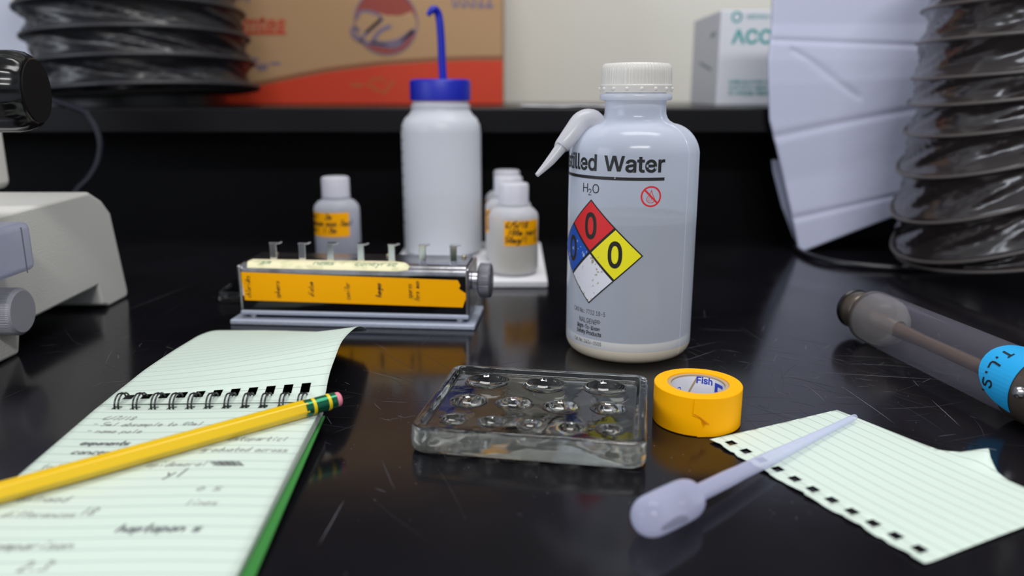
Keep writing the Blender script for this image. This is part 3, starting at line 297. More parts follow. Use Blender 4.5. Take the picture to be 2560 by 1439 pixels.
'By':(389,'61,-163 49,-160 23,-152 47,-63 74,-68 89,-70 100,-69 108,-66 115,-60 124,-48 132,-28 141,-2 -12,399 98,399 184,162 196,127 206,92 215,59 232,1 157,1 174,59 183,92 193,127 205,162 291,399 401,399 223,-66 209,-95 192,-120 171,-140 148,-154 121,-162 92,-165 76,-165','11.13.12 11.14.13 23.25.24 23.18.25 18.26.25 11.22.14 22.15.14 22.15.23 15.16.23 16.18.23 11.21.22 11.20.21 17.18.16 11.19.20 11.18.19 11.26.18 10.26.11 9.26.10 8.26.9 7.26.8 2.4.3 7.27.26 6.27.7 2.5.4 5.27.6 2.27.5 2.28.27 2.29.28 2.30.29 1.30.2 1.31.30 0.31.1 0.32.31 33.32.0'),
}
class Print:
    def __init__(s): s.v = []; s.f = []; s.m = []
    def poly(s, pts, mi=0):
        k = len(s.v); s.v += [tuple(p) for p in pts]; s.f.append(tuple(range(k, k + len(pts)))); s.m.append(mi); return s
    def rib(s, pts, w, mi=0, smooth=0):
        pts = [Vector((p[0], p[1])) for p in pts]
        if smooth: pts = [Vector((p.x, p.y)) for p in catmull([(p.x, p.y, 0) for p in pts], smooth)]
        n = len(pts); k = len(s.v)
        for i, p in enumerate(pts):
            t = pts[min(i + 1, n - 1)] - pts[max(i - 1, 0)]
            if t.length < 1e-9: t = Vector((1, 0))
            t.normalize(); q = Vector((-t.y, t.x)) * w / 2
            if i == 0: p = p - t * w * .3
            if i == n - 1: p = p + t * w * .3
            s.v += [tuple(p + q), tuple(p - q)]
        for i in range(n - 1):
            s.f.append((k + 2 * i, k + 2 * i + 1, k + 2 * i + 3, k + 2 * i + 2)); s.m.append(mi)
        return s
    def ring(s, cx, cy, r, w, mi=0, seg=40, a0=0, a1=2 * PI, sy=1):
        return s.rib([(cx + r * math.cos(lerp(a0, a1, i / seg)), cy + r * sy * math.sin(lerp(a0, a1, i / seg))) for i in range(seg + 1)], w, mi)
    def disc(s, cx, cy, r, mi=0, seg=32, sy=1):
        return s.poly([(cx + r * math.cos(2 * PI * i / seg), cy + r * sy * math.sin(2 * PI * i / seg)) for i in range(seg)], mi)
    def hand(s, txt, x, y, h, w, mi=0, rot=0., slant=.25, jit=.35, rnd=None, adv=.66):
        """handwriting: h is the height of a capital"""
        rnd = rnd or random; u = h / 6; cx = 0
        ca, sa = math.cos(rot), math.sin(rot)
        for ch in txt:
            if ch == ' ': cx += 3.4 * u; continue
            for st in GL.get(ch, GL['n']).split('|'):
                pts = []
                for p in st.split():
                    gx, gy = int(p[0]) * u * adv + rnd.uniform(-jit, jit) * u * .5, (int(p[1]) - 2) * u + rnd.uniform(-jit, jit) * u * .5
                    lx, ly = cx + gx + slant * gy, gy
                    pts.append((x + lx * ca - ly * sa, y + lx * sa + ly * ca))
                s.rib(pts, w, mi, smooth=3)
            cx += (4 * adv + 1.3) * u
        return s
    def text(s, txt, x0, y0, h, w=None, mi=0, bold=0., shear=0., align='L'):
        """plain sans lettering; h is the height of a capital, w the overall width"""
        cx = 0; v = []; f = []
        for ch in txt:
            if ch == ' ': cx += 190; continue
            g = GLY.get(('B' if bold > 0 else 'R') + ch) or GLY.get('R' + ch) or GLY.get('B' + ch)
            if not g: g = (300, '60,0 240,0 240,509 60,509', '0.1.2.3')
            k = len(v); pts = [tuple(int(q) for q in p.split(',')) for p in g[1].split()]
            v += [(cx + p[0] + shear * p[1], p[1]) for p in pts]
            f += [tuple(k + int(i) for i in q.split('.')) for q in g[2].split()]; cx += g[0]
        mn, mxx = min(q[0] for q in v), max(q[0] for q in v)
        sy = h / 509; sx = (w / (mxx - mn)) if w else sy
        ox = -(mxx - mn) * sx / 2 if align == 'C' else (-(mxx - mn) * sx if align == 'R' else 0)
        k = len(s.v); s.v += [(x0 + ox + (q[0] - mn) * sx, y0 + q[1] * sy) for q in v]
        s.f += [tuple(i + k for i in q) for q in f]; s.m += [mi] * len(f); return s
    def build(s, name, mats, parent, fn, step=None, step_y=None, smooth=False):
        bm = bmesh.new(); vs = [bm.verts.new((a, b, 0)) for a, b in s.v]
        for q, m in zip(s.f, s.m):
            try: fc = bm.faces.new([vs[i] for i in q]); fc.material_index = m
            except Exception: pass
        if [f for f in bm.faces if len(f.verts) > 4]: bmesh.ops.triangulate(bm, faces=[f for f in bm.faces if len(f.verts) > 4])
        for ax, st in ((0, step), (1, step_y)):
            if not st: continue
            lo, hi = min(v.co[ax] for v in bm.verts), max(v.co[ax] for v in bm.verts)
            no = Vector((1, 0, 0)) if ax == 0 else Vector((0, 1, 0))
            x = math.ceil(lo / st) * st
            while x < hi:
                bmesh.ops.bisect_plane(bm, geom=bm.verts[:] + bm.edges[:] + bm.faces[:], plane_co=no * x, plane_no=no, dist=1e-9); x += st
        for v in bm.verts: v.co = Vector(fn(v.co.x, v.co.y))
        me = bpy.data.meshes.new(name); bm.to_mesh(me); bm.free()
        if not isinstance(mats, (list, tuple)): mats = [mats]
        for m in mats: me.materials.append(m)
        o = bpy.data.objects.new(name, me); COL.objects.link(o)
        if parent: o.parent = parent
        return o

def inside(p, poly):
    c = False; n = len(poly); j = n - 1
    for i in range(n):
        a, b = poly[i], poly[j]
        if (a[1] > p[1]) != (b[1] > p[1]) and p[0] < (b[0] - a[0]) * (p[1] - a[1]) / (b[1] - a[1]) + a[0]: c = not c
        j = i
    return c
def sheet(name, outline, holes, fn, m, parent, grid=.004, thick=.00012, uv=False):
    dense = []
    for i, p in enumerate(outline):
        q = outline[(i + 1) % len(outline)]; n = max(1, int((Vector(q) - Vector(p)).length / grid))
        dense += [(lerp(p[0], q[0], k / n), lerp(p[1], q[1], k / n)) for k in range(n)]
    outline = dense
    pts = [Vector(p) for p in outline]; edges = [(i, (i + 1) % len(outline)) for i in range(len(outline))]
    for h in holes:
        k = len(pts); pts += [Vector(p) for p in h]; edges += [(k + i, k + (i + 1) % len(h)) for i in range(len(h))]
    x0, x1 = min(p[0] for p in outline), max(p[0] for p in outline); y0, y1 = min(p[1] for p in outline), max(p[1] for p in outline)
    x = x0 + grid / 2
    while x < x1:
        y = y0 + grid / 2
        while y < y1:
            if inside((x, y), outline) and not any(inside((x, y), h) for h in holes): pts.append(Vector((x, y)))
            y += grid
        x += grid
    V, _, Fc, *_r = delaunay_2d_cdt(pts, edges, [], 0, 1e-7)
    faces = []
    for f in Fc:
        c = sum((V[i] for i in f), Vector((0, 0))) / len(f)
        if inside(c, outline) and not any(inside(c, h) for h in holes): faces.append(tuple(f))
    o = mk(name, [fn(v.x, v.y) for v in V], faces, m, parent, True, uv=[(v.x, v.y) for v in V])
    md = o.modifiers.new('thickness', 'SOLIDIFY'); md.thickness = thick; md.offset = -1
    return o

# ---------------------------------------------------------------- common materials
M_steel = mat('steel', (190, 190, 196), .28, 1.)
M_chrome = mat('chrome', (215, 215, 220), .12, 1.)
M_darkmetal = mat('dark_wire', (60, 60, 64), .35, .9)
M_black = mat('black_ink', (22, 22, 24), .5)
M_pencilmark = mat('pencil_marks', (146, 150, 148), .6)
M_pencildark = mat('pencil_marks_dark', (104, 108, 110), .6)
M_orange = mat('orange_tape', (255, 176, 0), .55, spec=.12)

# ================================================================= SETTING
def structure(name, mb, m, **k):
    o = mb.build(name, m, None, **k); o['kind'] = 'structure'; return o
m_wall = mat('wall_paint', (230, 228, 218), .7, bump=(60, .05))
structure('wall_back', MB().box(-2.2, 2.2, 1.26, 1.34, -.9, 1.7), m_wall, smooth=False)
structure('floor', MB().box(-2.2, 2.2, -1.8, 1.26, -.95, -.9), mat('floor_tile', (120, 116, 110), .5), smooth=False)
structure('ceiling', MB().box(-2.2, 2.2, -1.8, 1.34, 1.7, 1.76), mat('ceiling_tile', (205, 205, 205), .9), smooth=False)

structure('unseen_dark_panel_1', MB().box(-2.2, 2.2, 1.21, 1.26, .42, 1.10), mat('added_panel_dark', (40, 38, 42), .5), smooth=False)  # added out of view so the bench mirrors something dark

# bench top: black epoxy resin, scratched
m_bench = mat('black_epoxy', (14, 13, 17), .16, spec=.38, var=(9, (22, 20, 25), .35, .75))
nt = m_bench.node_tree; b = nt.nodes['Principled BSDF']
nn = nt.nodes.new('ShaderNodeTexNoise'); nn.inputs['Scale'].default_value = 14; nn.inputs['Detail'].default_value = 8
tcn = nt.nodes.new('ShaderNodeTexCoord'); nt.links.new(tcn.outputs['Object'], nn.inputs['Vector'])
mrn = nt.nodes.new('ShaderNodeMapRange'); mrn.inputs['From Min'].default_value = .3; mrn.inputs['From Max'].default_value = .7
mrn.inputs['To Min'].default_value = .10; mrn.inputs['To Max'].default_value = .19
nt.links.new(nn.outputs['Fac'], mrn.inputs['Value']); nt.links.new(mrn.outputs[0], b.inputs['Roughness'])
m_scr = mat('scratch', (140, 140, 148), .6)
m_scr2 = mat('scratch_faint', (46, 46, 52), .5)
bt = MB().box(-1.3, 1.3, -.1, .845, -.03, 0, 0)
rs = random.Random(21)
def scratch(x, y, a, L, w, bend, mi):
    n = max(3, int(L / .004)); pts = []
    for i in range(n + 1):
        pts.append((x, y)); x += math.cos(a) * L / n; y += math.sin(a) * L / n; a += bend / n + rs.uniform(-.02, .02)
    v = []; f = []
    for i, p in enumerate(pts):
        t = Vector(pts[min(i + 1, n)]) - Vector(pts[max(i - 1, 0)]); t.normalize(); q = Vector((-t.y, t.x)) * w * .5 * math.sin(PI * (i + .4) / (n + .8))
        v += [(p[0] + q.x, p[1] + q.y, .00004), (p[0] - q.x, p[1] - q.y, .00004)]
    for i in range(n): f.append((2 * i, 2 * i + 1, 2 * i + 3, 2 * i + 2))
    bt.add(v, f, mi)
for i in range(430):
    z = rs.random()
    if z < .42: p = W(rs.gauss(2160, 210), rs.gauss(980, 80))
    elif z < .62: p = W(rs.gauss(1850, 130), rs.gauss(900, 60))
    elif z < .78: p = W(rs.gauss(950, 120), rs.gauss(1000, 110))
    elif z < .88: p = W(rs.gauss(250, 130), rs.gauss(880, 50))
    else: p = Vector((rs.uniform(-.5, .5), rs.uniform(.2, .8), 0))
    bright = rs.random() < .22
    L = rs.uniform(.003, .014) if rs.random() < .6 else rs.uniform(.014, .05)
    scratch(p.x, p.y, rs.gauss(-.7, .7) if rs.random() < .7 else rs.uniform(0, PI), L, rs.uniform(.00007, .00016) if bright else rs.uniform(.0001, .0003), rs.uniform(-.35, .35), 1 if bright else 2)
for (a, b_, w, mi) in (((2045, 930), (2400, 955), .00022, 1), ((2100, 962), (2240, 1060), .0002, 1), ((940, 870), (1040, 925), .0003, 2), ((955, 1150), (985, 1225), .0006, 2), ((1010, 855), (1230, 985), .00022, 2),
                    ((640, 895), (560, 960), .0005, 2), ((1590, 545 + 400), (1700, 990), .0002, 2), ((2330, 1000), (2400, 1065), .0002, 1), ((300, 780), (485, 715), .0009, 2), ((620, 935), (1100, 1010), .0002, 2)):
    A, B = W(*a), W(*b_); scratch(A.x, A.y, math.atan2(B.y - A.y, B.x - A.x), (B - A).length, w, 0, mi)
for i in range(260):
    p = W(rs.uniform(850, 2500), rs.uniform(850, 1300)) if rs.random() < .8 else Vector((rs.uniform(-.5, .5), rs.uniform(.2, .8), 0))
    s_ = rs.uniform(.00008, .00028)
    bt.add([(p.x - s_, p.y, .00005), (p.x, p.y - s_, .00005), (p.x + s_, p.y, .00005), (p.x, p.y + s_ * .7, .00005)], [(0, 1, 2, 3)], 1)
top = bt.build('benchtop', [m_bench, m_scr, m_scr2], None, smooth=False, recalc=False)
tag(top, 'scratched glossy black laboratory benchtop under everything', 'benchtop')

m_ledge = mat('ledge_black', (12, 11, 15), .3, spec=.28, var=(12, (17, 15, 20), .4, .7))
lg = thing('bench_ledge', 'raised matte black ledge running across the back of the benchtop', 'ledge', (0, .78, 0))
MB().box(-1.3, 1.3, 0, .47, .113, .137).build('shelf_board', m_ledge, lg, bevel=.002)
MB().box(-1.3, 1.3, .06, .085, 0, .113).build('riser', mat('riser_black', (4, 4, 6), .5, spec=.1), lg, smooth=False)

# ================================================================= MAIN WASH BOTTLE
BX, BY, R = .0700, .463, .0371
wb = thing('wash_bottle', 'translucent distilled water wash bottle with screw cap, angled spout and four-colour hazard diamond', 'wash bottle', (BX, BY, 0))
m_hdpe = plastic('milky_bottle', (230, 238, 255), .46, .96, .15, .2, bump=(220, .06))
m_base_glow = plastic('base_glow_tint', (250, 236, 204), .96, .99, .35, .1)  # cream tint stands in for light scattered through the thick bottle base
prof = [(0, .0022), (.020, .0022), (.026, .0010), (.0305, .0004)]
for i in range(7):
    a = PI / 2 * i / 6; prof.append((R - .0075 + .0075 * math.sin(a), .0086 - .0082 * math.cos(a)))
prof += [(R, .0125), (R, .0175), (R, .03), (R, .06), (R, .095)]
for i in range(1, 12):
    a = PI / 2 * i / 12; prof.append((R - .0175 + .0175 * math.cos(a), .1155 + .0185 * math.sin(a) - .0000))
prof += [(.0195, .1352), (.0183, .1366), (.0174, .139), (.0172, .142), (.0172, .1462), (.0198, .1466), (.0203, .1475), (.0203, .1490), (.0197, .1500), (.0170, .1502), (.0170, .1512)]
shell = MB().lathe(prof, 128)
# slim moulding seam, and neck seam
def seam(ph, w=.00035):
    pts = [(r, z) for r, z in prof if z > .004 and z < .145]; v = []; f = []
    for r, z in pts:
        for dr, da in ((0, -w), (.00022, 0), (0, w)):
            a = ph + da / max(r, .01); v.append(((r + dr) * math.sin(a), -(r + dr) * math.cos(a), z + (dr if z > .115 else 0)))
    for i in range(len(pts) - 1):
        for k in (0, 1): f.append((3 * i + k, 3 * i + k + 1, 3 * i + k + 4, 3 * i + k + 3))
    return v, f
v_, f_ = seam(math.radians(45)); shell.add(v_, f_)
m_foot_glow = plastic('foot_glow_tint', (240, 232, 214), .80, .97, .25, .2)  # lower shell tinted cream as part of the painted bottom glow
sh = shell.build('bottle_body', [m_hdpe, m_foot_glow], wb, recalc=False)
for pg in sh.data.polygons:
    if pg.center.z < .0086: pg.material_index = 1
tag(sh, 'milky translucent bottle body')
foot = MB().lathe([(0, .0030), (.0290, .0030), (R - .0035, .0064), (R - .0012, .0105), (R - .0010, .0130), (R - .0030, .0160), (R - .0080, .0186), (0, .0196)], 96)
foot.build('base_glow_block', m_base_glow, wb)  # solid insert whose cream colour paints the glow at the bottom
m_liq = plastic('cloudy_water', (112, 116, 112), .80, .92, .25, .2)
MB().lathe([(0, .0198), (R - .0080, .0188), (R - .0030, .0163), (R - .0011, .0134), (R - .0010, .05), (R - .0010, .0806), (R - .0018, .0801), (0, .0800)], 96).build('water', m_liq, wb)
# cap
cap_ribs = lambda a, i: 1 + (.012 if (3 <= i <= 8) and math.cos(66 * a) > 0 else 0)
m_cap = plastic('cap_plastic', (244, 242, 238), .6, .94, .25, .2)
cprof = [(.0203, .1508), (.0203, .1545), (.0199, .1549), (.0196, .1552), (.0195, .158), (.0194, .161), (.0192, .1640), (.0186, .1655), (.0175, .1664), (.0120, .1668), (0, .1669)]
cap = MB().lathe(cprof, 264, rmod=cap_ribs)
for k in range(16):
    a = 2 * PI * k / 16; c = Vector((.0203 * math.sin(a), -.0203 * math.cos(a), .1528))
    cap.lathe([(0, -.0011), (.0008, -.0007), (.0011, 0), (.0008, .0006), (0, .0009)], 8, Matrix.Translation(c))
cp = cap.build('screw_cap', m_cap, wb, angle=30)
MB().lathe([(.0160, .1502), (.0160, .163), (0, .1632)], 48).build('cap_liner', plastic('cap_liner', (215, 208, 196), .7, .9), cp)
# spout
sp_pts = [WD(1500, 330, .462), WD(1482, 300, .459), WD(1455, 302, .456), WD(1432, 330, .452), WD(1412, 356, .449), WD(1404, 366, .4485), WD(1402, 369, .448), WD(1375, 403, .444), WD(1342, 438, .440)]
sp_r = [.0058, .0058, .0056, .0052, .0046, .0043, .0034, .0026, .00125]
pp = [p - Vector((BX, BY, 0)) for p in sp_pts]
P2 = catmull(pp, 5); R2 = [interp(list(range(len(pp))), sp_r, i / 5) for i in range(len(P2))]
MB().tube(P2, R2, 20).build('spout', plastic('spout_plastic', (222, 222, 228), .7, .95, .25, .3), wb)

def cyl(r):
    return lambda s, t: (r * math.sin(s / R), -r * math.cos(s / R), t)
ink = worn('bottle_ink', (26, 26, 28), (150, 154, 162), .69)
P = Print()
P.text('Water', -.0216, .1096, .0083, .0333, bold=.022)
P.text('Distilled', -.0262, .1096, .0083, .0408, bold=.022, align='R')
P.poly([(-.072, .1049), (.0117, .1049), (.0117, .1066), (-.072, .1066)])
P.text('H', -.0358, .0972, .0050, bold=-.006); P.text('2', -.0316, .0958, .0036, bold=-.004); P.text('O', -.0287, .0972, .0050, bold=-.006)
P.text('CAS No.: 7732 18-5', -.0420, .0283, .0026, .0235)
P.text('Right-To-Know', -.0385, .0194, .0023, .0170, bold=.012); P.text('Safety Products', -.0388, .0162, .0023, .0182, bold=.012)
P.text('Cat. No. 2436-0505', -.0410, .0107, .0022, .0205)
P.text('NALGENE', -.0366, .0228, .0030, .0130, bold=-.01); P.ring(-.0226, .0247, .0010, .00025, seg=16); P.text('R', -.0230, .0242, .0010, .0008)
pr = P.build('printed_text', ink, wb, cyl(R + .00012), step=.0015); tag(pr, 'black printed lettering')
# no-flame symbol
P = Print(); cx, cz = .0045, .0965
P.ring(cx, cz, .0052, .0009)
P.rib([(cx - .0037, cz + .0037), (cx + .0037, cz - .0037)], .0010)
P.rib([(cx + .0002, cz + .0034), (cx - .0007, cz + .0012), (cx - .0022, cz - .0008), (cx - .0019, cz - .0026), (cx - .0002, cz - .0034), (cx + .0016, cz - .0027), (cx + .0019, cz - .0010), (cx + .0008, cz + .0012), (cx + .0002, cz + .0034)], .00032, smooth=4)
P.rib([(cx - .0004, cz + .0003), (cx - .0011, cz - .0010), (cx - .0011, cz - .0021), (cx - .0003, cz - .0024), (cx + .0004, cz - .0018), (cx, cz - .0007), (cx - .0004, cz + .0003)], .0002, smooth=3)
s_ = P.build('no_flame_symbol', worn('red_ink', (214, 34, 40), (190, 170, 180), .70), wb, cyl(R + .00012), step=.001); tag(s_, 'red struck-out droplet symbol')
# hazard diamond
hs = thing('hazard_diamond', None, None); hs.parent = wb
cx, cz, hw, hh, g = -.0293, .0641, .0308, .0296, .0007
P = Print(); P.poly([(cx, cz + hh), (cx - hw, cz), (cx, cz - hh), (cx + hw, cz)])
COL.objects.unlink(hs); bpy.data.objects.remove(hs)
dia = P.build('hazard_diamond', worn('black_label', (24, 23, 22), (140, 138, 140), .71), wb, cyl(R + .00014), step=.0012)
tag(dia, 'four-colour hazard diamond with zeros')
def quad(dx, dz, c, nm, c2, thr=.665):
    P = Print(); hx, hz = hw / 2 - g * 1.45, hh / 2 - g * 1.4; x, z = cx + dx * hw / 2, cz + dz * hh / 2
    x += .0000; P.poly([(x, z + hz), (x - hx, z), (x, z - hz), (x + hx, z)])
    return P.build(nm + '_field', worn(nm + '_ink', c, c2, thr), dia, cyl(R + .00020), step=.0012)
quad(0, 1, (214, 28, 36), 'red', (205, 120, 120)); quad(-1, 0, (10, 78, 178), 'blue', (150, 175, 215), .66)
quad(1, 0, (236, 226, 24), 'yellow', (196, 190, 90), .70); quad(0, -1, (218, 218, 228), 'white', (160, 150, 120), .66)
P = Print()
for dx, dz in ((0, .5), (-.5, 0), (.5, 0)):
    P.text('0', cx + dx * hw, cz + dz * hh - .0068 , .0138, .0082, bold=.025, align='C')
P.build('zero_digits', worn('digit_ink', (28, 26, 22), (110, 90, 70), .70), dia, cyl(R + .00028), step=.0012)

# ================================================================= SECOND WASH BOTTLE (blue cap)
sb = thing('squeeze_bottle', 'tall milky wash bottle with bright blue cap and bent blue straw', 'wash bottle', (-.0640, .7320, .0062))
m_hd2 = plastic('milky_squeeze', (242, 246, 255), .66, .96, .35, .12)
R2b = .0358
pf = [(0, .001), (.03, .0005), (.0345, .0025), (R2b, .007), (R2b, .05), (R2b, .11), (R2b - .0008, .1165), (R2b - .0035, .1222), (R2b - .0078, .1262), (.0275, .1275), (.0262, .1290), (.0258, .1315), (.0266, .1320), (.0266, .1335), (.0252, .1340), (.0248, .1375)]
MB().lathe(pf, 96).build('bottle_body', m_hd2, sb, recalc=False)
MB().lathe([(0, .002), (R2b - .002, .0035), (R2b - .0012, .010), (R2b - .0012, .0495), (0, .0493)], 64).build('liquid', plastic('cloudy_water_far', (150, 152, 160), .85, .92, .3, .2), sb)
m_blue = mat('blue_plastic', (10, 30, 172), .4)
bc = MB().lathe([(.0262, .1378), (.0268, .1384), (.0268, .1540), (.0262, .1555), (.0250, .1562), (0, .1564)], 180, rmod=lambda a, i: 1 + (.010 if i in (1, 2) and math.cos(60 * a) > 0 else 0)).build('screw_cap', m_blue, sb, angle=35)
tag(bc, 'bright blue ribbed cap')
zo = -.0062
pts = [WD(1108, 200, .732), WD(1105, 150, .732), WD(1103, 100, .732), WD(1100, 60, .732), WD(1096, 36, .732), WD(1088, 24, .730), WD(1079, 26, .728), WD(1070, 38, .727)]
pts = [p - Vector((-.064, .732, .0062)) for p in pts]; pp = catmull(pts, 5)
MB().tube(pp, [interp([0, 15, 28, 35], [.0036, .0034, .0032, .0020], i) for i in range(len(pp))], 16).build('bent_straw', m_blue, sb)
P = Print()
for k in range(9):
    z = .03 + k * .0105; P.rib([(-.0455 if k % 2 else -.0475, z), (-.041, z)], .0011)
P.build('volume_marks', mat('faded_marks', (70, 66, 70), .6), sb, lambda s, t: ((R2b + .0002) * math.sin(s / R2b), -(R2b + .0002) * math.cos(s / R2b), t), step=.003)

# ================================================================= WHITE MAT + SMALL BOTTLES
mt = MB().box(-.104, .0285, .615, .785, 0, .0060).build('foam_mat', mat('foam', (232, 232, 236), .7, bump=(300, .3)), None, bevel=.0015)
tag(mt, 'thin white foam mat under the blue-capped bottle and orange-labelled bottles', 'mat')
m_sb = plastic('small_bottle_plastic', (232, 234, 244), .50, .93, .35, .3)
m_sbl = plastic('yellow_liquid', (222, 212, 176), .75, .9, .3, .3)
m_sbb = plastic('blue_liquid', (140, 150, 190), .6, .75, .3, .5)
def small_bottle(label, loc, tape_c, txts, Rb=.0202, liq=None, rz=0., half=.9, seed=1, skew=0., h=1.):
    t = thing('reagent_bottle', label, 'bottle', loc, rz, group='small orange-labelled reagent bottles')
    p = [(0, .0008), (.0165, .0004), (Rb - .001, .002), (Rb, .005), (Rb, .0470 * h), (Rb - .0008, .0500 * h), (Rb - .004, .0535 * h), (.0125, .0553 * h), (.0112, .0560 * h), (.0112, .0566 * h), (.0126, .0570 * h), (.0126, .0578 * h), (.0110, .0582 * h), (.0108, .0595 * h)]
    MB().lathe(p, 72).build('bottle_body', m_sb, t, recalc=False)
    MB().lathe([(0, .0015), (Rb - .002, .003), (Rb - .0009, .006), (Rb - .0009, .040 * h), (0, .0402 * h)], 48).build('liquid', liq or m_sbl, t)
    MB().lathe([(.0118, .0578 * h), (.0121, .058 * h), (.0121, .0722 * h), (.0117, .0734 * h), (.0105, .0740 * h), (0, .0741 * h)], 144, rmod=lambda a, i: 1 + (.016 if i in (1, 2) and math.cos(36 * a) > 0 else 0)).build('screw_cap', plastic('small_cap', (236, 236, 246), .8, .96, .35, .2), t, angle=30)
    fn = lambda s, q, r=Rb: ((r + .0002) * math.sin(s / r), -(r + .0002) * math.cos(s / r), q + skew * s)
    z0, z1 = .0258 * h, .0460 * h; s0, s1 = tape_c - half * Rb, tape_c + half * Rb
    P = Print(); P.poly([(s0, z0), (s1, z0), (s1, z1), (s0, z1)])
    lb = P.build('label_tape', M_orange, t, fn, step=.0015); tag(lb, 'orange tape label')
    P = Print(); rr = random.Random(seed)
    for k, (tx, xo) in enumerate(txts):
        P.hand(tx, s0 + xo, z1 - .0055 - .0060 * k, .0046, .00085, rnd=rr)
    P.build('label_writing', M_black, lb, lambda s, q, r=Rb: ((r + .0004) * math.sin(s / r), -(r + .0004) * math.cos(s / r), q + skew * s), step=.0015)
    return t
d_ = .644
small_bottle('small milky bottle with orange handwritten label, front of the row on the foam mat', (.0012, .645, .0062), .0085, [('6/5/18', .0015), ('100m nect', .003), ('50mg/l   h', .001)], seed=3, half=.80)
small_bottle('small milky bottle standing second in the row, just behind the front orange-labelled one', (-.0032, .699, .0062), -.016, [('6/5/18', .0015), ('100m na', .002), ('50mg l', .002)], seed=4, half=.5)
small_bottle('small milky bottle last in the row, partly hidden beside the blue-capped bottle', (-.0050, .755, .0062), -.016, [('6/5/18', .0015), ('10m na', .002), ('50mg l', .002)], seed=5, half=.5)
small_bottle('small bluish bottle with orange label standing alone behind the hooked metal counter', (-.1575, .712, 0), -.0045, [('hcl   2m', .001), ('absam mom 7mol', .001), ('hcl  1.0m', .001)], seed=6, liq=m_sbb, half=.97, h=1.06)

# ================================================================= TALLY COUNTER
ct = thing('tally_counter', 'grey metal multi-key tally counter with seven upright hooks and orange name tape', 'tally counter', (-.1060, .5050, 0), math.radians(-4.8))
m_plate = mat('painted_plate', (172, 180, 198), .45, .1, bump=(500, .4))
MB().box(-.0830, .0820, 0, .050, .0, .0034).build('base_plate', m_plate, ct, bevel=.001)
MB().box(-.0765, .0775, .0035, .048, .0062, .0090).build('bottom_plate', m_plate, ct, bevel=.0008)
m_blackgloss = mat('black_gloss', (14, 14, 17), .06)
for x in (-.07, .071):
    for y in (.010, .042): MB().lathe([(0, .0034), (.003, .0034), (.003, .0062), (0, .0062)], 16, Matrix.Translation((x, y, 0))).build('spacer', M_steel, ct)
# body profile (y,z)
def prof_body(off=0.):
    p = [(.0055 - off, .009), (.0055 - off, .0345)]
    for i in range(7):
        a = PI / 2 * i / 6; p.append((.0055 + .0062 - (.0062 + off) * math.cos(a), .0350 + (.0062 + off) * math.sin(a)))
    p.append((.042, .0412 + off))
    return p
pb = prof_body() + [(.0455, .0395), (.0455, .009)]
def extr(p, x0, x1, mi=lambda i: 0):
    n = len(p); v = [(x0, y, z) for y, z in p] + [(x1, y, z) for y, z in p]
    f = [(i, (i + 1) % n, n + (i + 1) % n, n + i) for i in range(n)] + [tuple(range(n))[::-1], tuple(range(n, 2 * n))]
    return v, f, [mi(i) for i in range(n)] + [0, 0]
v, f, mi = extr(pb, -.0745, .0755, lambda i: 1 if i == 0 else 0)
m_body = mat('worn_steel', (190, 190, 196), .22, 1., bump=(90, .12), var=(70, (140, 138, 140), .45, .75))
o = mk('housing', v, f, [m_body, m_blackgloss], ct, True, mi); o.data.set_sharp_from_angle(angle=math.radians(35))
MB().box(-.0772, -.0746, .0040, .046, .0085, .0400).build('end_plate', m_body, ct, bevel=.0012)
MB().box(.0756, .0782, .0040, .046, .0085, .0400).build('end_plate', m_body, ct, bevel=.0012)
# cream label on the rounded top
pl = prof_body(.0003)[2:]
seglen = [0]
for i in range(1, len(pl)): seglen.append(seglen[-1] + (Vector(pl[i]) - Vector(pl[i - 1])).length)
def on_top(x, t): return (x, interp(seglen, [q[0] for q in pl], t), interp(seglen, [q[1] for q in pl], t) + .0001)
P = Print(); P.poly([(-.0705, .0028), (.030, .0022), (.0375, .0032), (.0385, .0060), (.0335, .0125), (.026, .0155), (-.0705, .0150), (-.0715, .008)])
cl = P.build('paper_strip', mat('old_label', (238, 230, 190), .6, var=(120, (196, 196, 150), .5, .72)), ct, on_top, step=.01, step_y=.001); tag(cl, 'cream worn paper label strip')
P = Print()
for x, s_t in ((-.062, 'sm'), (-.026, 'nems'), (.002, 'cone'), (.016, 'yrse')): P.hand(s_t, x, .0062, .0055, .0007)
P.build('strip_writing', mat('faded_green', (130, 160, 130), .6), cl, lambda x, t: Vector(on_top(x, t)) + Vector((0, -.0001, .00015)), step_y=.001)
fy = .0055
P = Print(); P.poly([(-.0750, .0350), (-.0735, .0158), (.0735, .0140), (.0748, .0180), (.0770, .0225), (.0712, .0265), (.0722, .0288), (.0705, .0322)])
tp = P.build('name_tape', M_orange, ct, lambda x, t: (x, fy - .0004, t), step=.01); tag(tp, 'orange masking tape with handwritten names')
tp.modifiers.new('t', 'SOLIDIFY').thickness = .00025
P = Print(); rr = random.Random(4)
for x, w_, dk in ((-.0690, 'chlorides', 0), (-.0490, 'sphaero', 0), (-.0260, 'diatom', 0), (-.0015, 'conifer', 0), (.0195, 'fungus', 1), (.0400, 'spores', 0), (.0450, 'fern mon', 0)):
    P.hand(w_, x, .0178 if len(w_) > 6 else .0195, .0034, .00032 if not dk else .0005, rot=PI / 2, rnd=rr, adv=.42)
P.build('name_writing', M_black, tp, lambda x, t: (x, fy - .0008, t))
P = Print(); P.poly([(-.0790 + .0038, .0335), (-.0742, .0335), (-.0738, .0190), (-.0752, .0190)])
P.build('white_tape_edge', mat('white_tape', (225, 225, 230), .6), ct, lambda x, t: (x, fy - .0003, t))
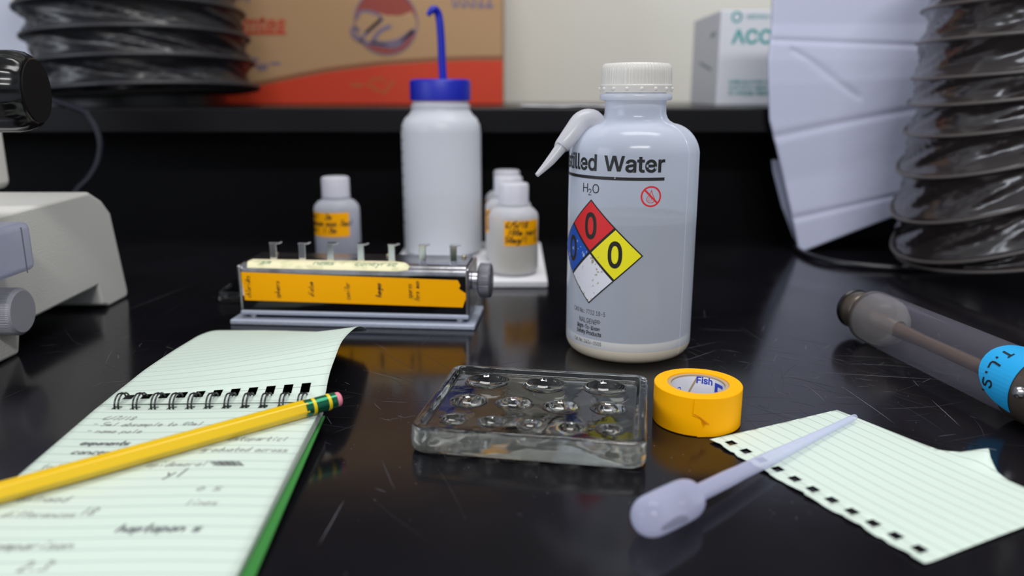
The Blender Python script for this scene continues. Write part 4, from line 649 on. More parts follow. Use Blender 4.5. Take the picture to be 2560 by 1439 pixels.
for i, px in enumerate((677, 752, 825, 903, 982, 1060, 1138)):
    x = (px - 889) * .0002655; h0 = MB()
    h0.box(x - .0023, x + .0023, .0165, .0175, .0405, .0528); h0.box(x - .0026, x + .0032 + .0008 * (6 - i) / 3, .0165, .0215, .0520, .0532); h0.box(x + .001, x + .0045, .0200, .0225, .0520, .0530)
    h0.build('hook', M_chrome, ct, bevel=.0004)
mb = MB()
kn = MB().lathe([(0, 0), (.0095, 0), (.0112, .0010), (.0114, .0016), (.0114, .0075), (.0108, .0086), (.0095, .0090), (0, .0090)], 240, rmod=lambda a, i: 1 + (.02 if 2 <= i <= 4 and math.cos(60 * a) > 0 else 0), M=Matrix.Translation((.0825, .019, .0294)) @ tilt(0, (1, 0, 0)))
k_ = kn.build('reset_knob', mat('knurled_grey', (120, 120, 128), .4, .6), ct, angle=30); tag(k_, 'knurled grey knob')
MB().lathe([(.0045, .0), (.0060, .0006), (.0060, .0040), (.0045, .0048)], 32, M=Matrix.Translation((.0780, .019, .0294)) @ tilt(0, (1, 0, 0))).build('collar', M_steel, k_)
for x, y in ((-.063, .0385), (.017, .0385), (.070, .0385)):
    MB().lathe([(.0016, 0), (.0016, .0006), (.001, .0011), (0, .0012)], 16, M=Matrix.Translation((x, y, .0412))).build('screw', mat('brass', (200, 190, 160), .3, 1.), ct)

# clear plate behind the counter
m_glass = mat('glass', (240, 243, 240), .02, 0, trans=1., ior=1.49)
def rrect(hx, hy, r, n=6):
    out = []
    for cxs, cys, a0 in ((1, 1, 0), (-1, 1, PI / 2), (-1, -1, PI), (1, -1, 1.5 * PI)):
        for i in range(n + 1):
            a = a0 + PI / 2 * i / n; out.append((cxs * (hx - r) + r * math.cos(a), cys * (hy - r) + r * math.sin(a)))
    return out
o2 = rrect(.052, .0590, .006)
n2_ = len(o2); v = [(x, y, 0) for x, y in o2] + [(x, y, .0078) for x, y in o2]
f = [(i, (i + 1) % n2_, n2_ + (i + 1) % n2_, n2_ + i) for i in range(n2_)] + [tuple(range(n2_))[::-1], tuple(range(n2_, 2 * n2_))]
cpl = mk('glass_plate', v, f, m_glass, None, True, loc=(-.1660, .6270, .0003)); cpl.data.set_sharp_from_angle(angle=math.radians(40))
bv = cpl.modifiers.new('b', 'BEVEL'); bv.width = .001; bv.segments = 2; bv.limit_method = 'ANGLE'
tag(cpl, 'clear slab with rounded corners sticking out behind the tally counter', 'plate')

# ================================================================= SPOT PLATE
sp = thing('spot_plate', 'clear glass spot plate with rows of round wells', 'spot plate', (.0122, .3475, 0), math.radians(-9.8))
HX, HY, RC, TH = .0500, .0415, .0065, .0122
ca, sa = math.cos(math.radians(9.8)), math.sin(math.radians(9.8))
wells = []
for pl_, rad, dep in (([(1218, 950), (1362, 960), (1513, 967)], .0099, .0058), ([(1172, 1000), (1286, 1006), (1403, 1014), (1523, 1018)], .0076, .0046), ([(1133, 1045), (1230, 1051), (1328, 1059), (1428, 1067), (1526, 1071)], .0053, .0032)):
    for px, py in pl_:
        p = W(px, py, TH - .0016) - Vector((.0122, .3475, 0)); wells.append((p.x * ca - p.y * sa, p.x * sa + p.y * ca, rad, dep))
NX, NY = 220, 184
def q_map(a, hx, hy):
    x, y = a[0] * hx, a[1] * hy; ax, ay = abs(x) - (hx - RC), abs(y) - (hy - RC)
    if ax > 0 and ay > 0:
        u, w = ax / RC, ay / RC; u2, w2 = u * math.sqrt(1 - w * w / 2), w * math.sqrt(1 - u * u / 2)
        x = math.copysign(hx - RC + u2 * RC, x); y = math.copysign(hy - RC + w2 * RC, y)
    return x, y
def edged(x, y):
    ax, ay = max(abs(x) - (HX - RC), 0), max(abs(y) - (HY - RC), 0)
    if ax > 0 and ay > 0: return RC - math.hypot(ax, ay)
    return min(HX - abs(x), HY - abs(y))
def smooth(t): t = max(0, min(1, t)); return t * t * (3 - 2 * t)
vs = []; fs = []
def gridc(i, n):  # denser near the edges
    t = -1 + 2 * i / n
    return t
for j in range(NY + 1):
    for i in range(NX + 1):
        x, y = q_map((gridc(i, NX), gridc(j, NY)), HX, HY); e = edged(x, y)
        z = TH - .0012 * (1 - math.sqrt(max(0, 1 - (1 - min(e / .0014, 1)) ** 2)))
        z -= .0022 * smooth((e - .0034) / .0022)
        for wx, wy, wr, wd in wells:
            dd = math.hypot(x - wx, y - wy)
            if dd < wr: z -= wd * (1 - (dd / wr) ** 2) ** .62 - .0003
            elif dd < wr + .0012: z += .0003 * (1 - (dd - wr) / .0012)
        vs.append((x, y, z))
for j in range(NY):
    for i in range(NX):
        a = j * (NX + 1) + i; fs.append((a, a + 1, a + NX + 2, a + NX + 1))
per = [i for i in range(NX + 1)] + [j * (NX + 1) + NX for j in range(1, NY + 1)] + [NY * (NX + 1) + i for i in range(NX - 1, -1, -1)] + [j * (NX + 1) for j in range(NY - 1, 0, -1)]
prev = per
for z, ins in ((.0095, -.0002), (.0060, -.0004), (.0026, -.0002), (.0008, .0004), (0, .0016)):
    k = len(vs)
    for idx in per:
        x, y, _ = vs[idx]; s1 = (1 - ins / HX); vs.append((x * s1, y * (1 - ins / HY), z))
    cur = list(range(k, k + len(per)))
    for i in range(len(per)):
        i2 = (i + 1) % len(per); fs.append((prev[i], cur[i], cur[i2], prev[i2]))
    prev = cur
fs.append(tuple(prev)[::-1])
m_pg = mat('pressed_glass', (236, 240, 236), .03, 0, trans=1., ior=1.5, bump=(110, .12))
nside = NX * NY; m_ps = mat('pressed_glass_side', (238, 242, 234), .07, 0, trans=.90, ior=1.5, bump=(70, .5, 1))
o = mk('glass_block', vs, fs, [m_pg, m_ps], sp, True, [0] * nside + [1] * (len(fs) - nside), loc=(0, 0, .0002)); o.data.set_sharp_from_angle(angle=math.radians(70))

# ================================================================= TAPE ROLL
tr = thing('tape_roll', 'roll of orange-yellow lab tape lying flat on the bench', 'tape roll', (.0872, .352, 0))
MB().lathe([(.0143, .0002), (.0200, .0002), (.0203, .0005), (.0203, .0182), (.0200, .0186), (.0143, .0186)], 96, closed=True).build('tape_winding', mat('tape_yellow', (255, 178, 0), .5, spec=.15), tr, angle=30)
MB().lathe([(.0125, .0008), (.0143, .0008), (.0143, .0180), (.0125, .0180)], 96, closed=True).build('cardboard_core', mat('core_card', (178, 156, 128), .8), tr, angle=30)
P = Print(); Rc = .0125
P.poly([(0, .0010), (2 * PI * Rc * .985, .0010), (2 * PI * Rc * .985, .0172), (0, .0172)])
ci = lambda off: (lambda s, t: ((Rc - off) * math.cos(s / Rc + 1.72 - (t - .009) * 40), (Rc - off) * math.sin(s / Rc + 1.72 - (t - .009) * 40), t))
liner = P.build('core_liner', mat('liner_white', (228, 228, 236), .6), tr, ci(.0001), step=.0012, step_y=.002); tag(liner, 'white printed paper lining the core')
P = Print()
P = Print()
def arc_text(txt, ang, z, h, bold=.02, flip=False):
    k = len(P.v); P.text(txt, 0, 0, h, bold=bold)
    for i in range(k, len(P.v)):
        a, b2 = P.v[i]; P.v[i] = ((ang - a / Rc), z + b2)
arc_text('E', math.radians(36), .0070, .0085, .06)
arc_text('Fish', math.radians(80), .0140, .0032, .03)
arc_text('coo', math.radians(152), .0100, .0034, 0)
P.build('core_print', mat('blue_print', (40, 62, 190), .6), liner, lambda a, t: ((Rc - .0003) * math.cos(a), (Rc - .0003) * math.sin(a), t), step=.05)
P = Print(); P.poly([(-.0195, .0002), (-.0120, .0002), (-.009, .0060), (-.0060, .0185), (-.0110, .0190), (-.0150, .012), (-.0140, .006)])
def tapeend(s, t):
    r = .0206 + .0004 * math.sin(s * 900); a = (s + .008) / .0206
    return (r * math.sin(a - .12), -r * math.cos(a - .12), max(t * .985, .0003))
te = Print(); te.poly([(-.0030, -.0000), (.0090, .0004), (.0090, .0183), (-.0050, .0186), (-.0052, .0135), (-.0052, .0105), (-.0020, .0090), (.0016, .0062), (-.0005, .0045), (-.0030, .0008)])
e_ = te.build('torn_end', mat('tape_yellow', (255, 172, 0), .45), tr, lambda s, t: ((.02035 + .0006 * (1 - smooth((s + .0055) / .006))) * math.sin((s - .001) / .0203), -(.02035 + .0006 * (1 - smooth((s + .0055) / .006))) * math.cos((s - .001) / .0203), max(t, .0003)), step=.0007, step_y=.001)
tag(e_, 'torn loose end of the tape')
te = Print(); te.rib([(-.0048, .0112), (-.0022, .0098), (.0018, .0066)], .00028)
te.build('tear_crease', mat('tape_crease', (196, 100, 0), .6), tr, lambda s, t: (.0211 * math.sin((s - .001) / .0203), -.0211 * math.cos((s - .001) / .0203), t), step=.0007)

# ================================================================= NOTEPAD
NB = Vector((-.1375, .340, 0))
nb = thing('spiral_notepad', 'top-bound spiral notepad with pencil notes, front page folded over behind', 'notepad', NB)
m_page = ruled('page_ruled', (205, 220, 210), (146, 168, 164), 'Y', .0064, .0006, use_uv=True, strength=.65)
m_page2 = ruled('page_ruled_back', (204, 219, 209), (100, 108, 108), 'Y', .0064, .00022, use_uv=True, strength=.85)
HWp = .0510
# page plane: z falls from .0115 at the binding to .003 at the near end
def pz(y): return .0117 + y * .052 if y < 0 else .0117
hc = [-.042 + .0083 * i for i in range(11)]
def hole(cx_, cy, w=.0040, h=.0042): return [(cx_ - w / 2, cy - h / 2), (cx_ + w / 2, cy - h / 2), (cx_ + w / 2, cy + h / 2), (cx_ - w / 2, cy + h / 2)]
def near_edge_x(y, s): return s * HWp + (.0018 * (-y / .15) if s > 0 else 0)
outl = [(-HWp, .0030), (HWp, .0030), (HWp, -.05), (HWp + .001, -.10), (HWp + .002, -.158), (-HWp, -.158)]
top_page = sheet('written_page', outl, [hole(x, -.0012, .0040, .0034) for x in hc], lambda x, y: (x, y, pz(y) + .0004 * math.sin(x * 60)), m_page, nb, grid=.006)
tag(top_page, 'pale green ruled page with pencil writing')
v = [(-HWp, .0028, .0070), (HWp - .0004, .0028, .0070), (HWp + .0012, -.158, -.0001 + .0010), (-HWp, -.158, .0009), (-HWp, .0028, .0107), (HWp - .0004, .0028, .0107), (HWp + .0014, -.158, .0026), (-HWp, -.158, .0026)]
mk('page_block', v, [(3, 2, 1, 0), (4, 5, 6, 7), (0, 1, 5, 4), (1, 2, 6, 5), (2, 3, 7, 6), (3, 0, 4, 7)], mat('page_edges', (205, 215, 205), .8), nb, False)
gv = [(-HWp, .002, .0062), (HWp + .0005, .002, .0062), (HWp + .0070, -.160, .0006), (-HWp, -.160, .0006)]
mk('back_cover', gv + [(a, b2, c - .0009 if c > .003 else 0.) for a, b2, c in gv], [(0, 3, 2, 1), (4, 5, 6, 7), (0, 1, 5, 4), (1, 2, 6, 5), (2, 3, 7, 6), (3, 0, 4, 7)], mat('green_cover', (58, 132, 60), .45), nb, False)
bc_ = nb.children[-1]; tag(bc_, 'green card back cover')
# folded-over page: (x, s) with s the length along the sheet
yr = [0, .011, .025, .044, .078, .100, .114, .132, .148]
zR = [.0128, .0205, .0245, .0278, .0245, .0185, .0120, .0060, .0035]
zL = [.0116, .0120, .0122, .0125, .0112, .0098, .0088, .0060, .0020]
ycur = catmull([(a, 0, 0) for a in yr], 4)
def flip(x, s):
    t = (x + HWp) / (2 * HWp); t = max(0, min(1, t)); y = s
    zr, zl = interp(yr, zR, s), interp(yr, zL, s)
    tt = t ** 1.35
    return (x, .0045 + y, lerp(zl, zr, tt))
# smoother profiles
def spl(ys):
    c = catmull([(a, b2, 0) for a, b2 in zip(yr, ys)], 8); return [p.x for p in c], [p.y for p in c]
xr_, zr_ = spl(zR); xl_, zl_ = spl(zL)
def flip(x, s):
    t = max(0, min(1, (x + HWp) / (2 * HWp))); tt = t ** 1.35
    return (x, .0045 + s, lerp(interp(xl_, zl_, s), interp(xr_, zr_, s), tt))
fo = [(-HWp, -.0015), (HWp, -.0015), (HWp, .112), (.047, .118), (.030, .126), (-.02, .142), (-HWp, .146)]
fp = sheet('folded_page', fo, [hole(x, .0060, .0044, .0048) for x in hc], flip, m_page2, nb, grid=.005)
tag(fp, 'curled ruled page flipped over the spiral')
for x in hc:
    mb = MB()
    for dx in (-.00085, .00085):
        pts = []
        for i in range(19):
            a = lerp(-2.30, 1.15, i / 18)
            pts.append((x + dx + .0006 * (1 if i > 12 else 0), .0033 + .0052 * math.sin(a), .0112 + .0048 * math.cos(a) + .0004))
        mb.tube(pts, .00042, 8)
    a = -2.30; mb.tube([(x - .00085, .0033 + .0052 * math.sin(a), .0116 + .0048 * math.cos(a)), (x + .00085, .0033 + .0052 * math.sin(a), .0116 + .0048 * math.cos(a))], .00042, 8)
    mb.build('binding_ring', M_darkmetal, nb)
# handwriting
P = Print(); rr = random.Random(11)
def note(txt, px, py, h, w=.00045, mi=0, rot=0.):
    y0 = None; z = .009
    for _ in range(4):
        p = W(px, py, z); z = pz(p.y - NB.y)
    P.hand(txt, p.x - NB.x, p.y - NB.y, h, w, mi, rot=rot, rnd=rr)
note('6/7/18', 255, 1048, .0036); note('- 5ml absample to 40ml', 228, 1063, .0034); note('- name pole', 212, 1080, .0034)
note('exponents', 200, 1110, .0034, .0009, 1); note('concental', 176, 1133, .0040, .0007, 1)
note('estoparticl', 570, 1103, .0034); note('graduated across', 500, 1130, .0034); note('epidemeral', 365, 1166, .0036)
for k in range(12): note('~~', 520 + 5 * k, 1162 + (k % 3) * 4, .0040, .0006, 1)
note('yl', 410, 1192, .0060, .0007, 1); note('tolt', 100, 1170, .0036, .0004)
note('(enlnmed)'.replace('(', '').replace(')', ''), 40, 1252, .0040); note('differences', 0, 1290, .0036); note('18', 195, 1285, .0044, .0006)
note('hoptopon s', 290, 1330, .0044, .0009, 1); note('o s', 490, 1228, .0050, .0005); note('lines', 460, 1265, .0036, .0004)
note('comparison', -40, 1370, .0044, .0006); note('2.3', 40, 1425, .0050, .0008)
P.build('pencil_writing', [M_pencilmark, M_pencildark], top_page, lambda x, y: (x, y, pz(y) + .0004 * math.sin(x * 60) + .00012))

# ================================================================= PENCIL
A = Vector((-.0785, .3375, .0160)); Bp = Vector((-.1835, .2588, .0116)); dr = (Bp - A).normalized()
pc = thing('pencil', 'yellow wooden pencil with pink eraser lying across the notepad', 'pencil', A)
Mx = tilt(0, dr)
hexr = lambda a, i: 1 / max(math.cos(((a + PI / 6) % (PI / 3)) - PI / 6), .5) if i else 1
hexp = lambda a, i: .93 / max(math.cos(((a + PI / 6) % (PI / 3)) - PI / 6), .9)
MB().lathe([(.0036, .0150), (.0036, .165), (.0036, .166)], 48, Mx, rmod=lambda a, i: 1 / math.cos(((a) % (PI / 3)) - PI / 6) * .94).build('shaft', mat('yellow_lacquer', (232, 190, 0), .25, spec=.6, coat=.4), pc, angle=70)
MB().lathe([(.0036, .166), (.0012, .182)], 48, Mx, rmod=lambda a, i: 1).build('sharpened_cone', mat('cedar', (205, 165, 115), .7), pc)
MB().lathe([(.0012, .182), (0, .187)], 24, Mx).build('graphite_tip', mat('graphite', (50, 50, 54), .4), pc)
fer = MB()
zz = [0.0015, .0042, .0043, .0056, .0057, .0070, .0098, .0113, .0114, .0127, .0128, .0162]
rrs = [.00360, .00360, .00378, .00378, .00360, .00355, .00355, .00360, .00378, .00378, .00362, .00372]
fer.lathe(list(zip(rrs, zz)), 96, Mx, rmod=lambda a, i: 1 + (.02 if 5 <= i <= 6 and math.cos(30 * a) > 0 else 0))
fo_ = fer.build('ferrule', [mat('green_ferrule', (34, 112, 82), .25, .7), mat('ferrule_yellow', (228, 200, 20), .35)], pc, angle=30)
for pgn in fo_.data.polygons:
    c = (Mx.inverted() @ pgn.center).z
    if .0041 < c < .0057 or .0112 < c < .0128: pgn.material_index = 1
MB().lathe([(0, -.0012), (.0026, -.0011), (.0033, -.0004), (.0034, .0016)], 32, Mx).build('eraser', mat('pink_rubber', (224, 130, 150), .7), pc)

# ================================================================= TORN PAGE
TP = W(1773, 1103); e1 = (W(2310, 1415) - TP).normalized(); e2 = Vector((-e1.y, e1.x, 0))
tpg = thing('loose_page', 'torn ruled notepad sheet with punched holes lying on the bench beneath the pipette', 'paper', TP)
def loc2(px, py, z=0):
    p = W(px, py, z) - TP; return (p.dot(e1), p.dot(e2))
rt = random.Random(5)
outp = []
Lh = (W(2310, 1415) - TP).length
outp.append((0, 0))
holes = []; hn = 11
for i in range(hn):
    a = .0065 + i * (Lh - .0135) / (hn - 1); holes.append([(a - .0021, .0046), (a + .0021, .0044), (a + .0022, .0088), (a - .0020, .0090)])
    outp += [(a - .0026, rt.uniform(.0000, .0004)), (a - .0008, rt.uniform(.0004, .0012)), (a + .0012, rt.uniform(.0002, .0010)), (a + .0026, rt.uniform(-.0004, .0002))]
outp.append((Lh, 0))
tip_ = [loc2(2640, 1252), loc2(2560, 1221), loc2(2520, 1204), loc2(2492, 1186), loc2(2472, 1166), loc2(2465, 1148), loc2(2490, 1133, .004), loc2(2440, 1136, .001), loc2(2400, 1136), loc2(2345, 1127), loc2(2300, 1110), loc2(2200, 1070), loc2(2120, 1038), loc2(2092, 1027)]
outp += [(Lh, .125)] + tip_
tipc = Vector(loc2(2480, 1140, .003))
def page_fn(a, b2):
    z = .0005 + .0004 * math.sin(a * 70) * math.sin(b2 * 40) + .0002
    dq = (Vector((a, b2)) - tipc).length; z += .0050 * math.exp(-(dq / .008) ** 2)
    z += .0012 * smooth((.004 - b2) / .004) * (math.sin(a * 260) * .5 + .5) * .6
    return (e1 * a + e2 * b2) + Vector((0, 0, z))
m_loose = ruled('loose_ruled2', (208, 223, 213), (112, 124, 124), 'Y', .0064, .00030, use_uv=True, strength=.8)
sheet('ruled_sheet', outp, holes, page_fn, m_loose, tpg, grid=.003)

# ================================================================= PIPETTE
pa = Vector((.0430, .2450, .0080)); pbv = Vector((.1605, .3480, .0030)); dv = (pbv - pa)
pt = thing('transfer_pipette', 'small translucent plastic transfer pipette with rounded bulb', 'pipette', pa)
Mp = tilt(0, dv); LL = dv.length
pr_ = []
for i in range(9):
    a = PI / 2 * i / 8; pr_.append((.0074 * math.sin(a) ** .9 if i else 0, .0078 - .0078 * math.cos(a)))
pr_ += [(.0076, .014), (.0076, .0240), (.0074, .0270), (.0068, .0292), (.0052, .0312), (.0036, .0326), (.0033, .034), (.0033, .052), (.0030, .062), (.0030, .080), (.0024, .100), (.0018, .125), (.0015, LL - .002), (.0014, LL), (.0009, LL)]
m_pip = plastic('pipette_plastic', (214, 218, 248), .28, .92, .10, .2)
zc = .0330
bulb = [q for q in pr_ if q[1] <= .0326]; stem = [q for q in pr_ if q[1] >= .0326]
b1 = MB().lathe(bulb, 48, Mp, rmod=None).build('bulb', m_pip, pt, recalc=False)
MB().lathe(stem, 32, Mp).build('stem', m_pip, pt, recalc=False)

# ================================================================= GLASS TUBE (right)
q0 = W(2178, 790, .0163); q1 = W(2560, 962, .0163)
gd = (q1 - q0).normalized()
gt = thing('sampling_tube', 'thick clear tube with blue sticker and brown metal end lying on the bench', 'tube', (q0.x, q0.y, .0165))
Mg = tilt(0, (gd.x, gd.y, 0)); Rg = .0162
m_tube = plastic('smoky_tube', (128, 126, 140), .10, .60, .10, .15, spec=.8)
MB().lathe([(Rg, .002), (Rg, .1235)], 96, Mg).build('clear_barrel', m_tube, gt, recalc=False)
m_frost = plastic('frosted_piston', (180, 176, 170), .32, .75, .3, .4)
MB().lathe([(.0060, -.001), (.0135, 0), (.0152, .003), (.0153, .012), (.0148, .016), (.0115, .022), (.0070, .026), (.0045, .028)], 64, Mg).build('piston', m_frost, gt, recalc=False)
MB().lathe([(.0048, .002), (.0044, .03), (.0036, .05), (.0036, .17)], 32, Matrix.Translation((0, 0, -.0010)) @ Mg).build('plunger_rod', mat('bronze_rod', (112, 92, 76), .35, .5), gt)
m_brown = mat('brown_metal', (112, 102, 94), .3, .7, bump=(60, .2))
ec = MB().lathe([(0, -.019), (.0095, -.019), (.0110, -.0175), (.0120, -.014), (.0122, -.010), (.0112, -.0070), (.0092, -.0045), (.0120, -.0010), (.0160, .0005), (.0163, .003), (0, .003)], 64, Mg).build('end_cap', m_brown, gt, angle=50)
MB().lathe([(.0095, -.0195), (.0118, -.0192), (.0124, -.0178), (.0118, -.0166), (.0095, -.0165)], 48, Mg).build('rubber_ring', mat('rubber', (16, 16, 18), .35), ec)
MB().lathe([(.0158, .1225), (.0164, .123), (.0166, .126), (.0166, .18), (0, .18)], 96, Mg).build('metal_sleeve', m_brown, gt, angle=50)
MB().lathe([(.0028, 0), (.0028, .002), (.0018, .0032), (0, .0034)], 24, Matrix.Translation(Vector((gd.x, gd.y, 0)) * .140 + Vector((-.0162, 0, .0030))) @ tilt(0, (-1, 0, .3))).build('rivet', M_steel, gt)
# frame around the tube
gx = Vector((gd.x, gd.y, 0)); gs = Vector((gd.y, -gd.x, 0)) # side
if gs.x > 0: gs = -gs
def ont(r):
    # s: axial, t: angle (0 = up, positive towards the camera-left side)
    return lambda s, t: gx * s + r * (math.cos(t) * Vector((0, 0, 1)) + math.sin(t) * gs)
P = Print()
ol = [((.1330 - .0235 * math.cos(q)), .80 + 1.35 * math.sin(q)) for q in [-1.5 + 3.0 * k / 24 for k in range(25)]]
P.poly(ol); st = P.build('round_sticker', mat('sky_blue', (30, 160, 222), .5), gt, ont(.0170), step=.002, step_y=.12); tag(st, 'sky blue sticker with marker letters')
P = Print()
def hand_ax(txt, s0, t0, h):
    k = len(P.v); P.hand(txt, 0, 0, h, .00095, rnd=random.Random(2), slant=.1, jit=.3, adv=.9)
    for i in range(k, len(P.v)):
        a, b2 = P.v[i]; P.v[i] = (s0 + b2, t0 + a / .017)
hand_ax('T.L.S.', .1158, .42, .0052)
P.build('sticker_writing', M_black, st, ont(.0173), step_y=.08)

# ================================================================= MICROSCOPE
ms = thing('microscope', 'off-white microscope base with grey knurled focus knobs at the left edge', 'microscope', (-.292, .46, 0))
m_ms = mat('microscope_paint', (222, 221, 216), .45, bump=(900, .25), spec=.4)
prf = [(-.010, 0), (-.030, .0005), (-.26, .0005), (-.26, .081), (.050, .0835), (.090, .0840), (.106, .0760), (.116, .0660), (.1285, .0040), (.1260, 0), (.0985, 0), (.0900, .0035), (.0865, .0180), (-.0020, .0165), (-.0060, .0130)]
v = []; nP = len(prf)
for X in (0, -.30): v += [(X - (.000 if X else 0), y, z) for y, z in prf]
# side face leans a little
f = [(i, (i + 1) % nP, nP + (i + 1) % nP, nP + i) for i in range(nP)] + [tuple(range(nP)), tuple(range(nP, 2 * nP))[::-1]]
mb = MB().add(v, f); bs = mb.build('base_housing', m_ms, ms, bevel=.0035)
MB().box(-.190, -.0735, .055, .125, .083, .32).build('column', m_ms, ms, bevel=.006)
kc = WD(45, 778, .437) - Vector((-.292, .46, 0))
kf = MB().lathe([(0, 0), (.0118, 0), (.0128, -.0008), (.0133, -.0020), (.0133, -.028), (.0120, -.030), (0, -.030)], 320, Matrix.Translation((.014, kc.y, kc.z)) @ tilt(0, (1, 0, 0)), rmod=lambda a, i: 1 + (.022 if 3 <= i <= 4 and math.cos(80 * a) > 0 else 0)).build('dimmer_knob', mat('grey_knob', (150, 151, 160), .5), ms, angle=25)
tag(kf, 'grey knurled knob low on the side')
fk = WD(92, 228, .440) - Vector((-.292, .46, 0))
m_bk = mat('black_bakelite', (10, 10, 12), .22)
kb = MB().lathe([(0, 0), (.0168, -.0002), (.0182, -.0012), (.0202, -.0045), (.0212, -.010), (.0213, -.070), (.019, -.072), (0, -.072)], 144, Matrix.Translation(fk) @ tilt(0, (1, .12, 0)), rmod=lambda a, i: 1 + (.018 * math.cos(16 * a) if 3 <= i <= 5 else .010 * math.cos(16 * a) if i == 2 else 0)).build('coarse_focus_knob', m_bk, ms, angle=40)
tag(kb, 'large glossy black ribbed knob')
MB().lathe([(0, .0006), (.0165, .0006), (.0166, -.0002)], 64, Matrix.Translation(fk) @ tilt(0, (1, .12, 0))).build('knob_face', mat('matte_black', (10, 10, 13), .75, spec=.2), kb)
MB().lathe([(.010, -.07), (.010, -.20)], 32, Matrix.Translation(fk) @ tilt(0, (1, .12, 0))).build('focus_shaft', M_darkmetal, kb)
# clear plastic clip-on holder
m_clear = plastic('clear_cover', (190, 194, 222), .40, .9, .15, .3)
hb = MB(); c0 = Vector((-.292, .46, 0))
tL = [WD(-70, 560, .43), WD(68, 580, .44), WD(78, 650, .44), WD(10, 690, .42), WD(-70, 740, .40)]
qa, qb, qc, qd, qe = [p - c0 for p in tL]
bk = Vector((-.012, .030, .000))
ring1 = [qa, qb, qc, qd, qe]; ring2 = [p + bk for p in ring1]
mid = WD(50, 600, .425) - c0; midl = WD(-60, 690, .395) - c0
fcs = MB()
xR = qb.x
def hb_box(x0, x1, y0, y1, z0, z1): hb.box(x0, x1, y0, y1, z0, z1)
hb_box(-.09, .019, -.055, -.012, .052, .0800)
ho = hb.build('clear_filter_holder', m_clear, ms, bevel=.004); tag(ho, 'cloudy clear plastic box on the side')
MB().box(-.0001, .0004, -.0225, -.0220, .052, .078).xf(Matrix.Translation((.0190, 0, 0))).build('holder_seam', mat('seam_grey', (110, 112, 130), .5), ho, smooth=False)

# cable behind the microscope
cb = [WD(120, 262, .74), WD(185, 268, .735), WD(228, 300, .73), WD(250, 350, .725), WD(246, 400, .72), WD(222, 445, .71), WD(190, 480, .70), WD(150, 560, .69), WD(110, 640, .67)]
cb.append(Vector((cb[-1].x - .02, .66, .0035)))
cb[0] = Vector((cb[0].x - .06, .76, .155)); cb.insert(0, Vector((-.60, .80, .1405)))
pts = catmull(cb, 8)
co = MB().tube([p for p in pts], .0028, 12).build('power_cable', mat('blue_black_cable', (10, 12, 28), .55, spec=.3), None)
tag(co, 'dark blue-black cable curving down behind the microscope base', 'cable')

# ================================================================= LEFT HOSE (black fabric duct)
def hose(root, cxy, Rh, levels, seg, mfab, mwire, rot_fn, sag, wr, wire_r, n_sub=10, seed=0., bulge=0):
    """levels: centre heights; rot_fn(k)-> (tilt_x, tilt_y, dx); one fabric sleeve and one ring child per wire"""
    sl = MB(); rows = []
    nL = len(levels)
    def frame(t):
        k = int(min(t, nL - 1.0001)); u = t - k; a, b2 = rot_fn(k), rot_fn(min(k + 1, nL - 1))
        return lerp(levels[k], levels[min(k + 1, nL - 1)], u), [lerp(a[i], b2[i], u) for i in range(3)]
    T = (nL - 1) * n_sub
    vs = []
    for i in range(T + 1):
        t = i / n_sub; z, (tx, ty, dx) = frame(t); u = t - int(t)
        for j in range(seg):
            a = 2 * PI * j / seg
            w = math.sin(PI * u) if i % n_sub else 0
            r = Rh - sag * w ** .8
            nz = noise.noise(Vector((math.cos(a) * wr[0] + seed, math.sin(a) * wr[0] + u * wr[1] , t * wr[2])))
            nz2 = noise.noise(Vector((math.cos(a - u * wr[3]) * wr[0] * 2.3, math.sin(a - u * wr[3]) * wr[0] * 2.3, int(t) * 3.1 + seed)))
            r += wr[4] * w * (nz + 1.1 * nz2)
            x, y = r * math.cos(a), r * math.sin(a)
            vs.append((cxy[0] + dx + x, cxy[1] + y, z + x * ty + y * tx))
    fs = []
    for i in range(T):
        for j in range(seg):
            k = (j + 1) % seg; fs.append((i * seg + j, i * seg + k, (i + 1) * seg + k, (i + 1) * seg + j))
    mk('fabric_sleeve', vs, fs, mfab, root, True)
    for k in range(nL):
        tx, ty, dx = rot_fn(k); z = levels[k]
        pts = [(cxy[0] + dx + Rh * math.cos(a), cxy[1] + Rh * math.sin(a), z + Rh * math.cos(a) * ty + Rh * math.sin(a) * tx) for a in [2 * PI * q / 96 for q in range(96)]]
        MB().tube(pts, wire_r, 10, closed=True).build('wire_ring', mwire, root)
lh = thing('exhaust_hose', 'black fabric exhaust hose with wire rings hanging at the ledge, upper left', 'hose', (-.398, .900, .150))
m_fab = mat('black_fabric', (30, 30, 36), .40, spec=.7, bump=(180, .4), var=(24, (52, 48, 46), .5, .8))
m_fw = mat('fabric_rim', (38, 38, 43), .45, spec=.6, bump=(200, .4))
hose(lh, (0, 0), .112, [.0035, .0305, .0570, .0840, .1110, .1390, .167], 200, m_fab, m_fw, lambda k: (-.050, [.040, .036, .030, .022, .02, .02, .02][k], .003 - .0035 * k), .0080, (2.2, 1.2, 1.7, -1.1, .0080), .0024, seed=2.)
MB().lathe([(.112, 0.0), (.108, -.0045), (.090, -.0060), (.0, -.0055)], 96).xf(Matrix.Translation((.003, 0, .0035)) @ Matrix.Rotation(math.radians(-2.3), 4, 'Y')).build('end_closure', mat('dark_lining', (14, 14, 16), .7), lh)
MB().lathe([(.088, -.0125), (.088, -.001), (0, -.001)], 64, Matrix.Translation((-.010, 0, 0))).build('outlet_collar', mat('collar_black', (12, 12, 16), .4), lh)

